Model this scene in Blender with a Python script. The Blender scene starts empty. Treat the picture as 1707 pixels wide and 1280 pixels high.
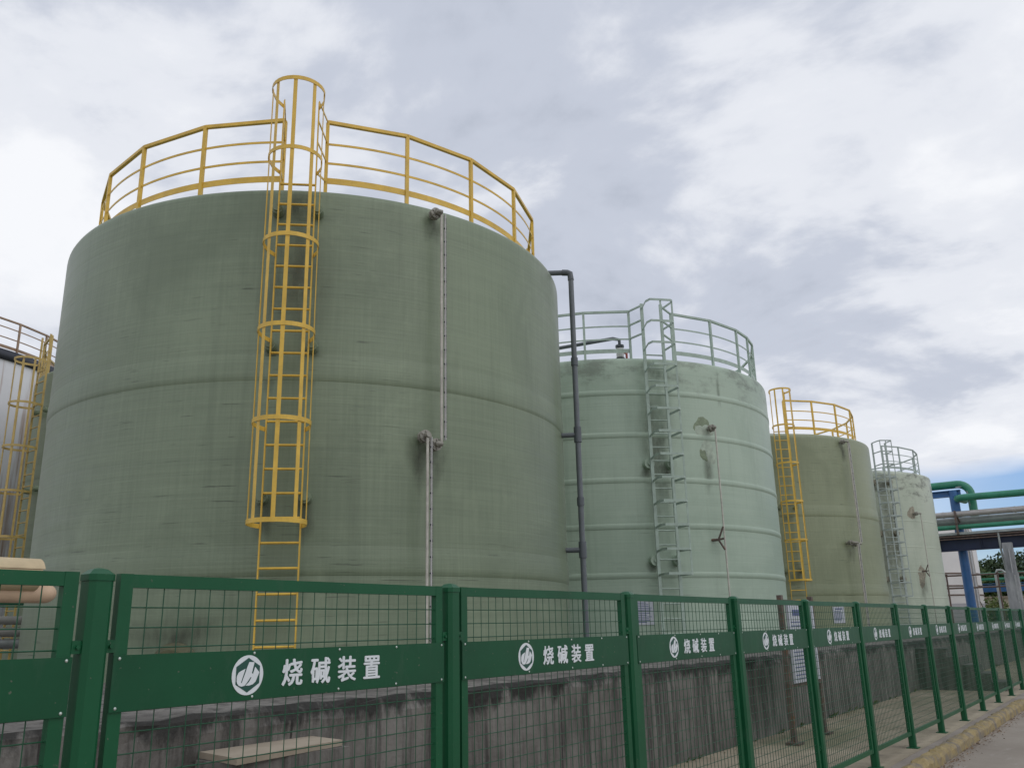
import bpy, bmesh, math, random
from mathutils import Vector, Matrix
R = math.radians
rnd = random.Random(7)
scene = bpy.context.scene
col = scene.collection

# ------------------------------------------------------------------ camera
cam_d = bpy.data.cameras.new("camera")
cam = bpy.data.objects.new("camera", cam_d)
col.objects.link(cam)
cx_ = Vector((0.58842324, -0.80824976, -0.02214529))
cy_ = Vector((-0.20849691, -0.1781389, 0.96166292))
cz_ = -Vector((0.78120876, 0.56124759, 0.27333865))
m = Matrix.Identity(4)
for i, v in enumerate((cx_, cy_, cz_)):
    m[0][i], m[1][i], m[2][i] = v
m[0][3], m[1][3], m[2][3] = 0, 0, 1.70
cam.matrix_world = m
cam_d.sensor_width = 36
cam_d.lens = 36 * 1441.07 / 1707
cam_d.clip_start = 0.05
cam_d.clip_end = 3000
scene.camera = cam
scene.render.resolution_x, scene.render.resolution_y = 1024, 767

# ------------------------------------------------------------------ light
SUN_DIR = Vector((-0.12, -0.80, 0.95)).normalized()
SUN_EL = math.asin(SUN_DIR.z)
SUN_AZ = math.atan2(SUN_DIR.x, SUN_DIR.y)
world = bpy.data.worlds.new("World")
scene.world = world
world.use_nodes = True
wn, wl = world.node_tree.nodes, world.node_tree.links
wn.clear()
def W(t, **k):
    n = wn.new(t)
    for a, b in k.items():
        setattr(n, a, b)
    return n
wout = W('ShaderNodeOutputWorld'); wbg = W('ShaderNodeBackground')
wl.new(wbg.outputs[0], wout.inputs[0])
wbg.inputs['Strength'].default_value = 0.1
sky = W('ShaderNodeTexSky', sky_type='NISHITA', sun_disc=False)
sky.sun_elevation = SUN_EL; sky.sun_rotation = SUN_AZ
sky.altitude = 50; sky.air_density = 1.0; sky.dust_density = 1.0
tc = W('ShaderNodeTexCoord')
sep = W('ShaderNodeSeparateXYZ'); wl.new(tc.outputs['Generated'], sep.inputs[0])
def wmath(op, a, b=None, clamp=False):
    n = W('ShaderNodeMath', operation=op, use_clamp=clamp)
    for i, v in enumerate((a, b)):
        if v is None: continue
        if isinstance(v, (int, float)): n.inputs[i].default_value = v
        else: wl.new(v, n.inputs[i])
    return n.outputs[0]
# clouds lie on a flat layer: direction divided by its height
zc = wmath('ADD', wmath('MAXIMUM', sep.outputs[2], 0.0), 0.22)
pxs = wmath('DIVIDE', sep.outputs[0], zc); pys = wmath('DIVIDE', sep.outputs[1], zc)
comb = W('ShaderNodeCombineXYZ'); wl.new(pxs, comb.inputs[0]); wl.new(pys, comb.inputs[1])
def wnoise(scale, detail, rough, dist, loc):
    mp = W('ShaderNodeMapping'); mp.inputs['Location'].default_value = loc
    mp.inputs['Rotation'].default_value = (0, 0, R(25)); mp.inputs['Scale'].default_value = (1.0, 0.8, 1)
    wl.new(comb.outputs[0], mp.inputs[0])
    n = W('ShaderNodeTexNoise'); n.inputs['Scale'].default_value = scale
    n.inputs['Detail'].default_value = detail; n.inputs['Roughness'].default_value = rough
    n.inputs['Distortion'].default_value = dist
    wl.new(mp.outputs[0], n.inputs['Vector']); return n.outputs['Fac']
big = wnoise(1.05, 5, 0.55, 0.5, (1.7, 4.6, 0))
fine = wnoise(2.7, 8, 0.6, 0.25, (0.3, 5.2, 0))
dens = wmath('ADD', wmath('MULTIPLY', big, 0.58), wmath('MULTIPLY', fine, 0.42))
dens = wmath('ADD', wmath('MULTIPLY', wmath('SUBTRACT', dens, 0.5), 1.1), 0.505)
dens = wmath('SUBTRACT', dens, wmath('MULTIPLY', wmath('SUBTRACT', 1.0, wmath('MULTIPLY', sep.outputs[2], 2.1), True), 0.055))
ramp = W('ShaderNodeValToRGB'); wl.new(dens, ramp.inputs[0])
cr = ramp.color_ramp; cr.interpolation = 'EASE'
cr.elements[0].position = 0.36; cr.elements[0].color = (0.90, 0.915, 0.95, 1)
cr.elements[1].position = 0.66; cr.elements[1].color = (0.40, 0.44, 0.525, 1)
e = cr.elements.new(0.45); e.color = (0.77, 0.795, 0.855, 1)
e = cr.elements.new(0.535); e.color = (0.545, 0.585, 0.68, 1)
cl = W('ShaderNodeVectorMath', operation='SCALE'); cl.inputs['Scale'].default_value = 9.2
wl.new(ramp.outputs[0], cl.inputs[0])
# a bank of blue low over the far end of the row
gap = wnoise(1.1, 4, 0.5, 0.2, (7.7, 2.4, 0))
azf = wmath('DIVIDE', sep.outputs[1], wmath('MAXIMUM', sep.outputs[0], 0.05))   # tan azimuth from +x
low = wmath('MULTIPLY', wmath('SUBTRACT', wmath('ADD', 0.118, wmath('MULTIPLY', gap, 0.09)), sep.outputs[2]), 34.0, True)
side = wmath('SUBTRACT', 1.15, wmath('MULTIPLY', wmath('ABSOLUTE', wmath('ADD', azf, -0.02)), 2.6), True)
blue = wmath('MULTIPLY', low, side)
bl = wmath('MULTIPLY', blue, 0.92, True)
skys = W('ShaderNodeVectorMath', operation='MULTIPLY'); wl.new(sky.outputs[0], skys.inputs[0])
skys.inputs[1].default_value = (0.72, 0.95, 1.3)
mixw = W('ShaderNodeMix', data_type='RGBA'); wl.new(bl, mixw.inputs[0])
wl.new(cl.outputs[0], mixw.inputs[6]); wl.new(skys.outputs[0], mixw.inputs[7])
wl.new(mixw.outputs[2], wbg.inputs[0])

sun_d = bpy.data.lights.new("sun", 'SUN'); sun_d.energy = 0.6; sun_d.angle = R(65); sun_d.color = (1, 0.96, 0.9)
sun = bpy.data.objects.new("sun", sun_d); col.objects.link(sun)
sun.rotation_euler = (-SUN_DIR).to_track_quat('-Z', 'Y').to_euler()
scene.view_settings.view_transform = 'Standard'
scene.view_settings.look = 'None'
scene.view_settings.exposure = 0.17
scene.view_settings.gamma = 1.0

# ------------------------------------------------------------------ materials
def mat(name):
    mt = bpy.data.materials.new(name); mt.use_nodes = True
    mt.node_tree.nodes.clear()
    return mt
class NT:
    """small node helper"""
    def __init__(s, name):
        s.m = mat(name); s.n = s.m.node_tree.nodes; s.l = s.m.node_tree.links
        s.out = s.n.new('ShaderNodeOutputMaterial'); s.b = s.n.new('ShaderNodeBsdfPrincipled')
        s.l.new(s.b.outputs[0], s.out.inputs[0]); s.tc = s.n.new('ShaderNodeTexCoord')
    def noise(s, scale=(1, 1, 1), sc=1.0, detail=3, rough=.5, src='Object', loc=(0, 0, 0), dist=0):
        mp = s.n.new('ShaderNodeMapping'); mp.inputs['Scale'].default_value = scale; mp.inputs['Location'].default_value = loc
        s.l.new(s.tc.outputs[src], mp.inputs[0])
        t = s.n.new('ShaderNodeTexNoise'); t.inputs['Scale'].default_value = sc; t.inputs['Detail'].default_value = detail
        t.inputs['Roughness'].default_value = rough; t.inputs['Distortion'].default_value = dist
        s.l.new(mp.outputs[0], t.inputs['Vector']); return t.outputs['Fac']
    def ramp(s, v, a, b, ca=(0, 0, 0, 1), cb=(1, 1, 1, 1)):
        r = s.n.new('ShaderNodeValToRGB'); r.color_ramp.elements[0].position = a; r.color_ramp.elements[1].position = b
        r.color_ramp.elements[0].color = ca; r.color_ramp.elements[1].color = cb
        s.l.new(v, r.inputs[0]); return r.outputs[0]
    def mix(s, f, a, b, mode='MIX'):
        n = s.n.new('ShaderNodeMix'); n.data_type = 'RGBA'; n.blend_type = mode
        for i, v in ((0, f), (6, a), (7, b)):
            if isinstance(v, (int, float)): n.inputs[i].default_value = v
            elif isinstance(v, tuple): n.inputs[i].default_value = v if len(v) == 4 else (*v, 1)
            else: s.l.new(v, n.inputs[i])
        return n.outputs[2]
    def math(s, op, a, b, clamp=False):
        n = s.n.new('ShaderNodeMath'); n.operation = op; n.use_clamp = clamp
        for i, v in enumerate((a, b)):
            if isinstance(v, (int, float)): n.inputs[i].default_value = v
            else: s.l.new(v, n.inputs[i])
        return n.outputs[0]
    def xyz(s, src='Object'):
        x = s.n.new('ShaderNodeSeparateXYZ'); s.l.new(s.tc.outputs[src], x.inputs[0]); return x.outputs
    def fin(s, colr, rough=.5, bump=None, bstr=.2, bdist=.01, metal=0.0, spec=.5):
        if isinstance(colr, tuple): s.b.inputs['Base Color'].default_value = (*colr, 1)
        else: s.l.new(colr, s.b.inputs['Base Color'])
        if isinstance(rough, (int, float)): s.b.inputs['Roughness'].default_value = rough
        else: s.l.new(rough, s.b.inputs['Roughness'])
        s.b.inputs['Metallic'].default_value = metal; s.b.inputs['Specular IOR Level'].default_value = spec
        if bump is not None:
            bn = s.n.new('ShaderNodeBump'); bn.inputs['Strength'].default_value = bstr; bn.inputs['Distance'].default_value = bdist
            s.l.new(bump, bn.inputs['Height']); s.l.new(bn.outputs[0], s.b.inputs['Normal'])
        return s.m
def simple(name, c, rough=.5, var=.15, sc=6, metal=0, rust=0, rustc=(.12, .05, .02), spec=.5):
    t = NT(name)
    n = t.noise(sc=sc, detail=5, rough=.6)
    a = tuple(x * (1 - var) for x in c); b = tuple(min(1, x * (1 + var)) for x in c)
    cc = t.mix(t.ramp(n, .3, .7), a, b)
    if rust:
        n2 = t.noise(sc=sc * 1.7, detail=6, rough=.65, loc=(4, 2, 1))
        cc = t.mix(t.ramp(n2, 1 - rust - .06, 1 - rust + .06), cc, rustc)
    return t.fin(cc, rough, n, .08, .005, metal, spec)

def frp(name, base, light, dark, scratch=.6, weave=1.0, mould=0.0):
    """wound glass-fibre wall: UV is metres round and up"""
    t = NT(name)
    hz = t.noise((.55, 34, 1), 1, 4, .65, 'UV')
    hz2 = t.noise((.25, 9, 1), 1, 3, .6, 'UV', (3, 1, 0))
    vt = t.noise((30, .7, 1), 1, 4, .65, 'UV', (1, 7, 0))
    bl = t.noise((.35, .3, 1), 1, 4, .55, 'UV', (5, 5, 0))
    w = t.math('ADD', t.math('MULTIPLY', hz, .30 * weave), t.math('MULTIPLY', vt, .34 * weave))
    w = t.math('ADD', w, t.math('MULTIPLY', hz2, .22))
    w = t.math('ADD', w, t.math('MULTIPLY', bl, .56))
    c = t.mix(t.ramp(w, .55 * (.64 + .78 * weave) / 1.42, .86 * (.64 + .78 * weave) / 1.42), dark, light)
    c = t.mix(.35, c, base)
    b2 = t.noise((.5, .42, 1), 1, 6, .68, 'UV', (9, 4, 0), .6)
    c = t.mix(t.math('MULTIPLY', t.ramp(b2, .50, .66), .5), c, dark)
    b3 = t.noise((1.1, .8, 1), 1, 5, .65, 'UV', (2, 14, 0), .4)
    c = t.mix(t.math('MULTIPLY', t.ramp(b3, .58, .72), .45), c, light)
    # short dark cracks lying along the winding
    s1 = t.noise((1.3, 26, 1), 1, 3, .6, 'UV', (2, 9, 0)); s2 = t.noise((.22, .35, 1), 1, 2, .5, 'UV', (8, 3, 0))
    sc = t.math('MULTIPLY', t.ramp(s1, .64, .69), t.ramp(s2, .50, .58))
    c = t.mix(t.math('MULTIPLY', sc, scratch), c, tuple(x * .25 for x in dark))
    # thin runs of dirt
    r1 = t.noise((3.2, .16, 1), 1, 5, .7, 'UV', (6, 0, 0))
    c = t.mix(t.math('MULTIPLY', t.ramp(r1, .56, .76), .32), c, tuple(x * .62 for x in dark))
    if mould:
        uv = t.xyz('UV')
        m1 = t.noise((1.2, 2.2, 1), 1, 7, .72, 'UV', (1, 1, 0))
        top = t.ramp(t.math('ADD', t.math('MULTIPLY', uv[1], 1.0 / 10), t.math('MULTIPLY', m1, .16)), .645, .685)
        c = t.mix(t.math('MULTIPLY', t.math('MULTIPLY', top, t.ramp(m1, .48, .62)), mould), c, (.09, .095, .075))
    bmp = t.math('ADD', t.math('MULTIPLY', hz, .7), t.math('MULTIPLY', hz2, 1.0))
    rough = t.math('ADD', t.math('MULTIPLY', hz2, .25), .3)
    return t.fin(c, rough, bmp, .2, .015)

M = {}
M['frp_dark'] = frp('dark_green_fibreglass', (.193, .242, .158), (.256, .312, .208), (.13, .168, .106))
M['frp_olive'] = frp('olive_green_fibreglass', (.25, .285, .175), (.31, .345, .22), (.185, .215, .125))
M['frp_pale'] = frp('pale_green_fibreglass', (.35, .448, .352), (.425, .52, .415), (.27, .358, .272), .35, .5, .5)
M['frp_white'] = frp('whitish_green_fibreglass', (.44, .50, .40), (.52, .57, .46), (.36, .42, .32), .2, .5, .8)
M['nozzle'] = simple('dirty_olive_fibreglass', (.085, .085, .04), .6, .35, 7)
M['frp_patch'] = simple('bare_fibreglass', (.20, .25, .16), .6, .3, 9)
M['frp_scab'] = simple('chalky_putty', (.40, .47, .38), .7, .2, 12)
M['brown_patch'] = simple('brown_bare_patch', (.29, .27, .205), .7, .35, 10)
M['yellow'] = simple('yellow_paint', (.70, .45, .066), .42, .16, 5, 0, .24, (.20, .09, .025))
M['yellow_old'] = simple('old_yellow_paint', (.50, .36, .12), .5, .2, 5, 0, .34, (.19, .09, .03))
M['palegreen_steel'] = simple('pale_green_paint', (.36, .45, .385), .5, .16, 7, 0, .22, (.14, .11, .08))
M['grey_steel'] = simple('grey_green_paint', (.36, .42, .39), .5, .18, 7, 0, .22, (.16, .12, .09))
def fence_paint(name, c, rough):
    t = NT(name)
    n1 = t.noise(sc=1.6, detail=6, rough=.65); n2 = t.noise((1, 1, .35), 9, 6, .7, loc=(4, 1, 2)); n3 = t.noise(sc=46, detail=3, loc=(2, 2, 9))
    oi = t.n.new('ShaderNodeObjectInfo')
    cc = t.mix(t.ramp(n1, .3, .7), tuple(x * .82 for x in c), tuple(x * 1.2 for x in c))
    cc = t.mix(t.math('MULTIPLY', oi.outputs['Random'], .22), cc, tuple(x * 1.5 + .006 for x in c))
    cc = t.mix(t.math('MULTIPLY', t.ramp(n2, .54, .78), .22), cc, (.10, .125, .10))
    cc = t.mix(t.math('MULTIPLY', t.ramp(n3, .70, .74), .6), cc, (.16, .15, .12))
    rr_ = t.math('ADD', t.math('MULTIPLY', n2, .3), rough)
    return t.fin(cc, rr_, n1, .06, .01, 0, .32)
M['fence'] = fence_paint('green_powder_coat', (.0048, .080, .030), .26)
M['fence_plate'] = fence_paint('green_sign_sheet', (.004, .068, .0262), .28)
M['wire'] = simple('green_coated_wire', (.011, .078, .036), .4, .12, 3)
M['white_vinyl'] = simple('white_vinyl', (.72, .76, .78), .5, .05, 9)
M['emblem_green'] = simple('dark_green_vinyl', (.012, .075, .055), .45, .08, 9)
M['rivet'] = simple('bare_aluminium', (.55, .6, .56), .35, .1, 20, .6)
M['scale'] = simple('white_scale_strip', (.62, .61, .60), .5, .16, 14)
M['tick'] = simple('dark_scale_marks', (.05, .05, .06), .6, .1, 9)
M['tube'] = simple('clouded_tube', (.50, .48, .42), .3, .2, 9)
M['flange'] = simple('grey_flange', (.30, .29, .25), .5, .25, 7, .2, .26, (.11, .07, .045))
M['bolt'] = simple('dark_bolt', (.06, .055, .045), .5, .3, 20, .4)
M['pvc'] = simple('grey_plastic_pipe', (.11, .125, .135), .38, .14, 5)
M['pvc_dark'] = simple('grey_plastic_fitting', (.085, .098, .108), .4, .1, 5)
M['red'] = simple('red_handle', (.45, .12, .09), .45, .15, 9)
M['insul'] = simple('beige_lagging', (.55, .44, .27), .6, .12, 8)
M['pink'] = simple('pinkish_lagging', (.60, .43, .29), .6, .1, 8)
M['blue'] = simple('blue_paint', (.03, .12, .30), .4, .15, 2.5, 0, .25, (.10, .12, .20))
M['navy'] = simple('dark_blue_girder', (.012, .022, .06), .45, .2, 2)
M['pipe_green'] = simple('green_pipe_paint', (.03, .21, .125), .38, .14, 2)
M['lagging'] = simple('weathered_cladding', (.40, .38, .36), .45, .18, 3, .25, .32, (.25, .16, .12))
M['lagging2'] = simple('grey_cladding', (.33, .36, .35), .45, .15, 3, .3)
M['galv'] = simple('galvanised_steel', (.42, .43, .44), .45, .15, 8, .5)
M['rustsupport'] = simple('rusty_support', (.13, .10, .085), .65, .35, 8, .1, .4, (.16, .07, .03))
M['tan_steel'] = simple('faded_rusty_yellow_paint', (.34, .23, .15), .6, .25, 3, 0, .35, (.20, .10, .05))
M['paper'] = simple('white_notice', (.52, .54, .59), .5, .06, 4)
M['ink'] = simple('blue_print', (.10, .12, .26), .6, .1, 9)
M['inkred'] = simple('red_print', (.45, .08, .07), .6, .1, 9)
M['leaf'] = None

PY_ = 5.36
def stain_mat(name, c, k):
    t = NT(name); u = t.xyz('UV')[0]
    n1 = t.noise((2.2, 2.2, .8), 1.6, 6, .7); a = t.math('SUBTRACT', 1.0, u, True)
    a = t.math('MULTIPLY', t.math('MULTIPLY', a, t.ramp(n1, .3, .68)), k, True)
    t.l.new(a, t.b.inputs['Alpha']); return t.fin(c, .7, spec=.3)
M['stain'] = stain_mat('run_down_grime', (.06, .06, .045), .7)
M['stain_soft'] = stain_mat('grey_grime', (.13, .135, .105), .7)
PY_ = 5.36
t = NT('stained_concrete')        # wall with black mould running from the top and vertical streaks
n1 = t.noise((1, 1, 1), 1.2, 8, .62); n2 = t.noise((3.2, 3.2, .28), 2.2, 6, .68, loc=(3, 1, 0)); n3 = t.noise((1, 1, 1), 22, 5, .6)
n5 = t.noise((3.5, 3.5, .2), 2.6, 4, .65, loc=(1, 8, 0))
c = t.mix(t.ramp(n1, .3, .7), (.11, .10, .09), (.26, .245, .225))
c = t.mix(t.math('MULTIPLY', t.ramp(n2, .46, .62), .85), c, (.032, .03, .027))
c = t.mix(t.math('MULTIPLY', t.ramp(n5, .54, .70), .5), c, (.27, .26, .24))
xyz = t.xyz()
n4 = t.noise((1.1, 1.1, .35), 2.0, 8, .72, loc=(9, 2, 4))
n6 = t.noise((1, 1, 1), .22, 2, .5, loc=(3.2, 2, 4))
front = t.math('LESS_THAN', xyz[1], PY_ + .09)
edge = t.math('ADD', t.math('MULTIPLY', xyz[2], .9), t.math('MULTIPLY', n4, .85))
edge = t.math('ADD', edge, t.math('MULTIPLY', n6, .55))
mo_ = t.math('MULTIPLY', t.ramp(t.math('MULTIPLY', edge, .5), .80, .85), front)
c = t.mix(t.math('MULTIPLY', mo_, .97), c, (.008, .008, .0065))
c = t.mix(t.math('MULTIPLY', n3, .3), c, (.10, .095, .085), 'MIX')
jx = t.math('ABSOLUTE', t.math('SUBTRACT', t.math('FRACT', t.math('MULTIPLY', t.math('ADD', xyz[0], t.math('MULTIPLY', n1, .03)), 1 / 1.83), 0), .5), 0)
c = t.mix(t.math('MULTIPLY', t.math('LESS_THAN', jx, .006), t.math('MULTIPLY', front, .8)), c, (.02, .018, .016))
M['wall'] = t.fin(c, .85, t.math('ADD', n3, t.math('MULTIPLY', n1, 2.0)), .5, .02)
t = NT('plain_concrete')
n1 = t.noise(sc=1.5, detail=7, rough=.65); n3 = t.noise(sc=18, detail=5)
c = t.mix(t.ramp(n1, .32, .7), (.20, .185, .15), (.36, .335, .28))
M['concrete'] = t.fin(c, .85, n3, .35, .01)
t = NT('grey_column_concrete')
n1 = t.noise((1, 1, .3), 2.2, 7, .65); n3 = t.noise(sc=18, detail=5)
c = t.mix(t.ramp(n1, .35, .7), (.20, .21, .22), (.44, .45, .46))
M['column'] = t.fin(c, .8, n3, .3, .01)
t = NT('sandy_slab')
n1 = t.noise(sc=2.5, detail=6, rough=.6); n3 = t.noise(sc=40, detail=4)
M['slab'] = t.fin(t.mix(t.ramp(n1, .3, .7), (.29, .24, .18), (.41, .35, .27)), .85, n3, .3, .005)
t = NT('yard_ground')
n1 = t.noise(sc=.55, detail=8, rough=.65); n2 = t.noise(sc=3.2, detail=7, rough=.7, loc=(2, 5, 0)); n3 = t.noise(sc=45, detail=4)
n4 = t.noise((.35, .8, 1), .7, 5, .6, loc=(7, 1, 0))
c = t.mix(t.ramp(n1, .3, .7), (.25, .21, .15), (.40, .345, .255))
c = t.mix(t.math('MULTIPLY', t.ramp(n2, .52, .72), .6), c, (.10, .09, .065))
c = t.mix(t.math('MULTIPLY', t.ramp(n4, .5, .66), .55), c, (.10, .12, .05))
M['yard'] = t.fin(c, .9, t.math('ADD', n3, t.math('MULTIPLY', n2, 1.5)), .5, .012)
t = NT('strip_concrete')
n1 = t.noise(sc=1.1, detail=8, rough=.65); n2 = t.noise(sc=7, detail=6, rough=.7); n3 = t.noise(sc=60, detail=3)
c = t.mix(t.ramp(n1, .3, .7), (.20, .17, .145), (.33, .29, .25))
c = t.mix(t.math('MULTIPLY', t.ramp(n2, .55, .7), .5), c, (.11, .095, .08))
M['strip'] = t.fin(c, .9, n3, .4, .006)
t = NT('road_surface')
n1 = t.noise(sc=.5, detail=8, rough=.62); n2 = t.noise((.6, 2.2, 1), 1.4, 7, .68, loc=(2, 2, 0)); n3 = t.noise(sc=55, detail=4)
c = t.mix(t.ramp(n1, .32, .68), (.225, .19, .155), (.33, .29, .245))
c = t.mix(t.math('MULTIPLY', t.ramp(n2, .56, .7), .45), c, (.42, .39, .36))
c = t.mix(t.math('MULTIPLY', t.ramp(n3, .6, .75), .35), c, (.09, .08, .07))
M['road'] = t.fin(c, .88, n3, .5, .006)
t = NT('worn_yellow_kerb')
n1 = t.noise(sc=2.6, detail=8, rough=.7); n2 = t.noise(sc=9, detail=6, rough=.7, loc=(3, 3, 3))
c = t.mix(t.ramp(n2, .35, .65), (.27, .20, .085), (.35, .275, .13))
c = t.mix(t.ramp(n1, .46, .60), c, (.19, .165, .13))
c = t.mix(t.math('MULTIPLY', t.ramp(n2, .62, .72), .8), c, (.08, .065, .05))
M['kerb'] = t.fin(c, .85, n2, .6, .02)
t = NT('rusty_white_tank')
n2 = t.noise((2.2, 2.2, .10), 1.2, 6, .65); n1 = t.noise(sc=.7, detail=5)
c = t.mix(t.ramp(n1, .3, .7), (.70, .70, .73), (.80, .80, .82))
c = t.mix(t.math('MULTIPLY', t.ramp(n2, .53, .66), .85), c, (.30, .17, .085))
M['white_rusty'] = t.fin(c, .75, spec=.2)
M['white_tank'] = simple('cream_white_paint', (.56, .545, .53), .55, .08, .6, 0, .25, (.40, .33, .27))
M['grey_block'] = simple('grey_rendered_base', (.24, .235, .24), .8, .15, 1)
M['cream'] = simple('cream_render', (.50, .45, .34), .8, .12, 1)
M['darkrim'] = simple('dark_blue_grey_rim', (.03, .033, .045), .5, .2, 2)
def leafmat(name, a, b):
    t = NT(name); n = t.noise(sc=.8, detail=3)
    oi = t.n.new('ShaderNodeObjectInfo')
    c = t.mix(t.ramp(n, .35, .65), a, b)
    return t.fin(c, .6, spec=.3)
M['leaf'] = leafmat('foliage', (.03, .065, .018), (.085, .125, .04))
M['leaf2'] = leafmat('dark_foliage', (.02, .045, .018), (.055, .085, .035))
M['leaf3'] = leafmat('weed_foliage', (.06, .10, .02), (.13, .17, .05))
M['bark'] = simple('bark', (.10, .08, .06), .9, .3, 5)
M['dry'] = simple('dry_leaves', (.17, .10, .045), .8, .4, 4)
M['hill'] = simple('hill_scrub', (.06, .085, .035), .9, .4, .05)
M['roof'] = simple('tank_roof_fibreglass', (.30, .36, .27), .6, .2, 2)

# ------------------------------------------------------------------ mesh helpers
class MB:
    def __init__(s): s.v = []; s.f = []; s.uv = {}; s.smooth = set()
    def add(s, vs, fs, smooth=False):
        o = len(s.v); s.v += [tuple(x) for x in vs]
        for f in fs:
            if smooth: s.smooth.add(len(s.f))
            s.f.append(tuple(i + o for i in f))
    def box(s, c, d, rot=None):
        hx, hy, hz = d[0] / 2, d[1] / 2, d[2] / 2
        vs = [Vector((x, y, z)) for x in (-hx, hx) for y in (-hy, hy) for z in (-hz, hz)]
        if rot is not None: vs = [rot @ v for v in vs]
        s.add([Vector(c) + v for v in vs], [(0, 1, 3, 2), (4, 6, 7, 5), (0, 4, 5, 1), (2, 3, 7, 6), (0, 2, 6, 4), (1, 5, 7, 3)])
    def sweep(s, path, prof, up=Vector((0, 0, 1)), closed=False, cap=True, smooth=False):
        """prof: list of (a,b): a along side = dir x up, b along up"""
        path = [Vector(p) for p in path]; n = len(path); k = len(prof); vs = []
        for i, p in enumerate(path):
            if closed: d0 = (p - path[i - 1]).normalized(); d1 = (path[(i + 1) % n] - p).normalized()
            else:
                d0 = (p - path[i - 1]).normalized() if i else None
                d1 = (path[i + 1] - p).normalized() if i < n - 1 else None
                d0 = d0 or d1; d1 = d1 or d0
            d = (d0 + d1).normalized()
            u = Vector(up); 
            if abs(d.dot(u)) > .999: u = Vector((1, 0, 0))
            sd = d.cross(u).normalized(); uu = sd.cross(d).normalized()
            sc = 1 / max(.35, math.sqrt(max(0, (1 + d0.dot(d1)) / 2)))
            flat = abs((d1 - d0).dot(sd)) > abs((d1 - d0).dot(uu))
            for a, b in prof:
                vs.append(p + sd * a * (sc if flat else 1) + uu * b * (1 if flat else sc))
        fs = []
        for i in range(n if closed else n - 1):
            j = (i + 1) % n
            for q in range(k):
                r = (q + 1) % k
                fs.append((i * k + q, i * k + r, j * k + r, j * k + q))
        if cap and not closed:
            fs.append(tuple(range(k))[::-1]); fs.append(tuple((n - 1) * k + q for q in range(k)))
        s.add(vs, fs, smooth)
    def tube(s, path, r, seg=8, closed=False, cap=True, smooth=True):
        prof = [(r * math.cos(2 * math.pi * q / seg), r * math.sin(2 * math.pi * q / seg)) for q in range(seg)]
        path = [Vector(p) for p in path]
        # parallel transport frame
        n = len(path); vs = []; pu = None
        for i, p in enumerate(path):
            d0 = (p - path[i - 1]).normalized() if (i or closed) else None
            d1 = (path[(i + 1) % n] - p).normalized() if (i < n - 1 or closed) else None
            d0 = d0 or d1; d1 = d1 or d0; d = (d0 + d1).normalized()
            if pu is None:
                u = Vector((0, 0, 1)) if abs(d.z) < .9 else Vector((1, 0, 0))
            else: u = pu
            u = (u - d * u.dot(d)).normalized(); pu = u; sd = d.cross(u)
            for a, b in prof: vs.append(p + sd * a + u * b)
        fs = []
        for i in range(n if closed else n - 1):
            j = (i + 1) % n
            for q in range(seg):
                w = (q + 1) % seg; fs.append((i * seg + q, i * seg + w, j * seg + w, j * seg + q))
        o = len(s.f); s.add(vs, fs, smooth)
        if cap and not closed:
            s.add([vs[q] for q in range(seg)], [tuple(range(seg))[::-1]]); s.add([vs[(n - 1) * seg + q] for q in range(seg)], [tuple(range(seg))])
    def bar(s, a, b, w, h, up=Vector((0, 0, 1))):
        s.sweep([a, b], [(-w / 2, -h / 2), (w / 2, -h / 2), (w / 2, h / 2), (-w / 2, h / 2)], up)
    def flat(s, path, w, h, up=Vector((0, 0, 1)), closed=False):
        s.sweep(path, [(-w / 2, -h / 2), (w / 2, -h / 2), (w / 2, h / 2), (-w / 2, h / 2)], up, closed)
    def disc(s, c, axis, r, th, seg=16):
        c = Vector(c); a = Vector(axis).normalized(); s.tube([c - a * th / 2, c + a * th / 2], r, seg)
    def sphere(s, c, r, seg=12, rings=7, sc=(1, 1, 1)):
        c = Vector(c); vs = [c + Vector((0, 0, r * sc[2]))]; fs = []
        for i in range(1, rings):
            th = math.pi * i / rings
            for q in range(seg):
                ph = 2 * math.pi * q / seg
                vs.append(c + Vector((r * sc[0] * math.sin(th) * math.cos(ph), r * sc[1] * math.sin(th) * math.sin(ph), r * sc[2] * math.cos(th))))
        vs.append(c - Vector((0, 0, r * sc[2])))
        for q in range(seg):
            fs.append((0, 1 + q, 1 + (q + 1) % seg))
            b = 1 + (rings - 2) * seg; fs.append((len(vs) - 1, b + (q + 1) % seg, b + q))
            for i in range(rings - 2):
                a = 1 + i * seg; fs.append((a + q, a + seg + q, a + seg + (q + 1) % seg, a + (q + 1) % seg))
        s.add(vs, fs, True)
    def revolve(s, prof, seg=144, uv=None, a0=0.0, a1=None):
        """prof list of (r,z); uv = radius for metre UVs"""
        full = a1 is None; a1 = 2 * math.pi if full else a1
        o = len(s.v); k = len(prof)
        for i in range(seg + 1):
            a = a0 + (a1 - a0) * i / seg
            for r, z in prof: s.v.append((r * math.cos(a), r * math.sin(a), z))
        for i in range(seg):
            for q in range(k - 1):
                f = (o + i * k + q, o + (i + 1) * k + q, o + (i + 1) * k + q + 1, o + i * k + q + 1)
                s.smooth.add(len(s.f))
                if uv:
                    ua, ub = (a0 + (a1 - a0) * i / seg) * uv, (a0 + (a1 - a0) * (i + 1) / seg) * uv
                    s.uv[len(s.f)] = [(ua, prof[q][1]), (ub, prof[q][1]), (ub, prof[q + 1][1]), (ua, prof[q + 1][1])]
                s.f.append(f)
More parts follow.
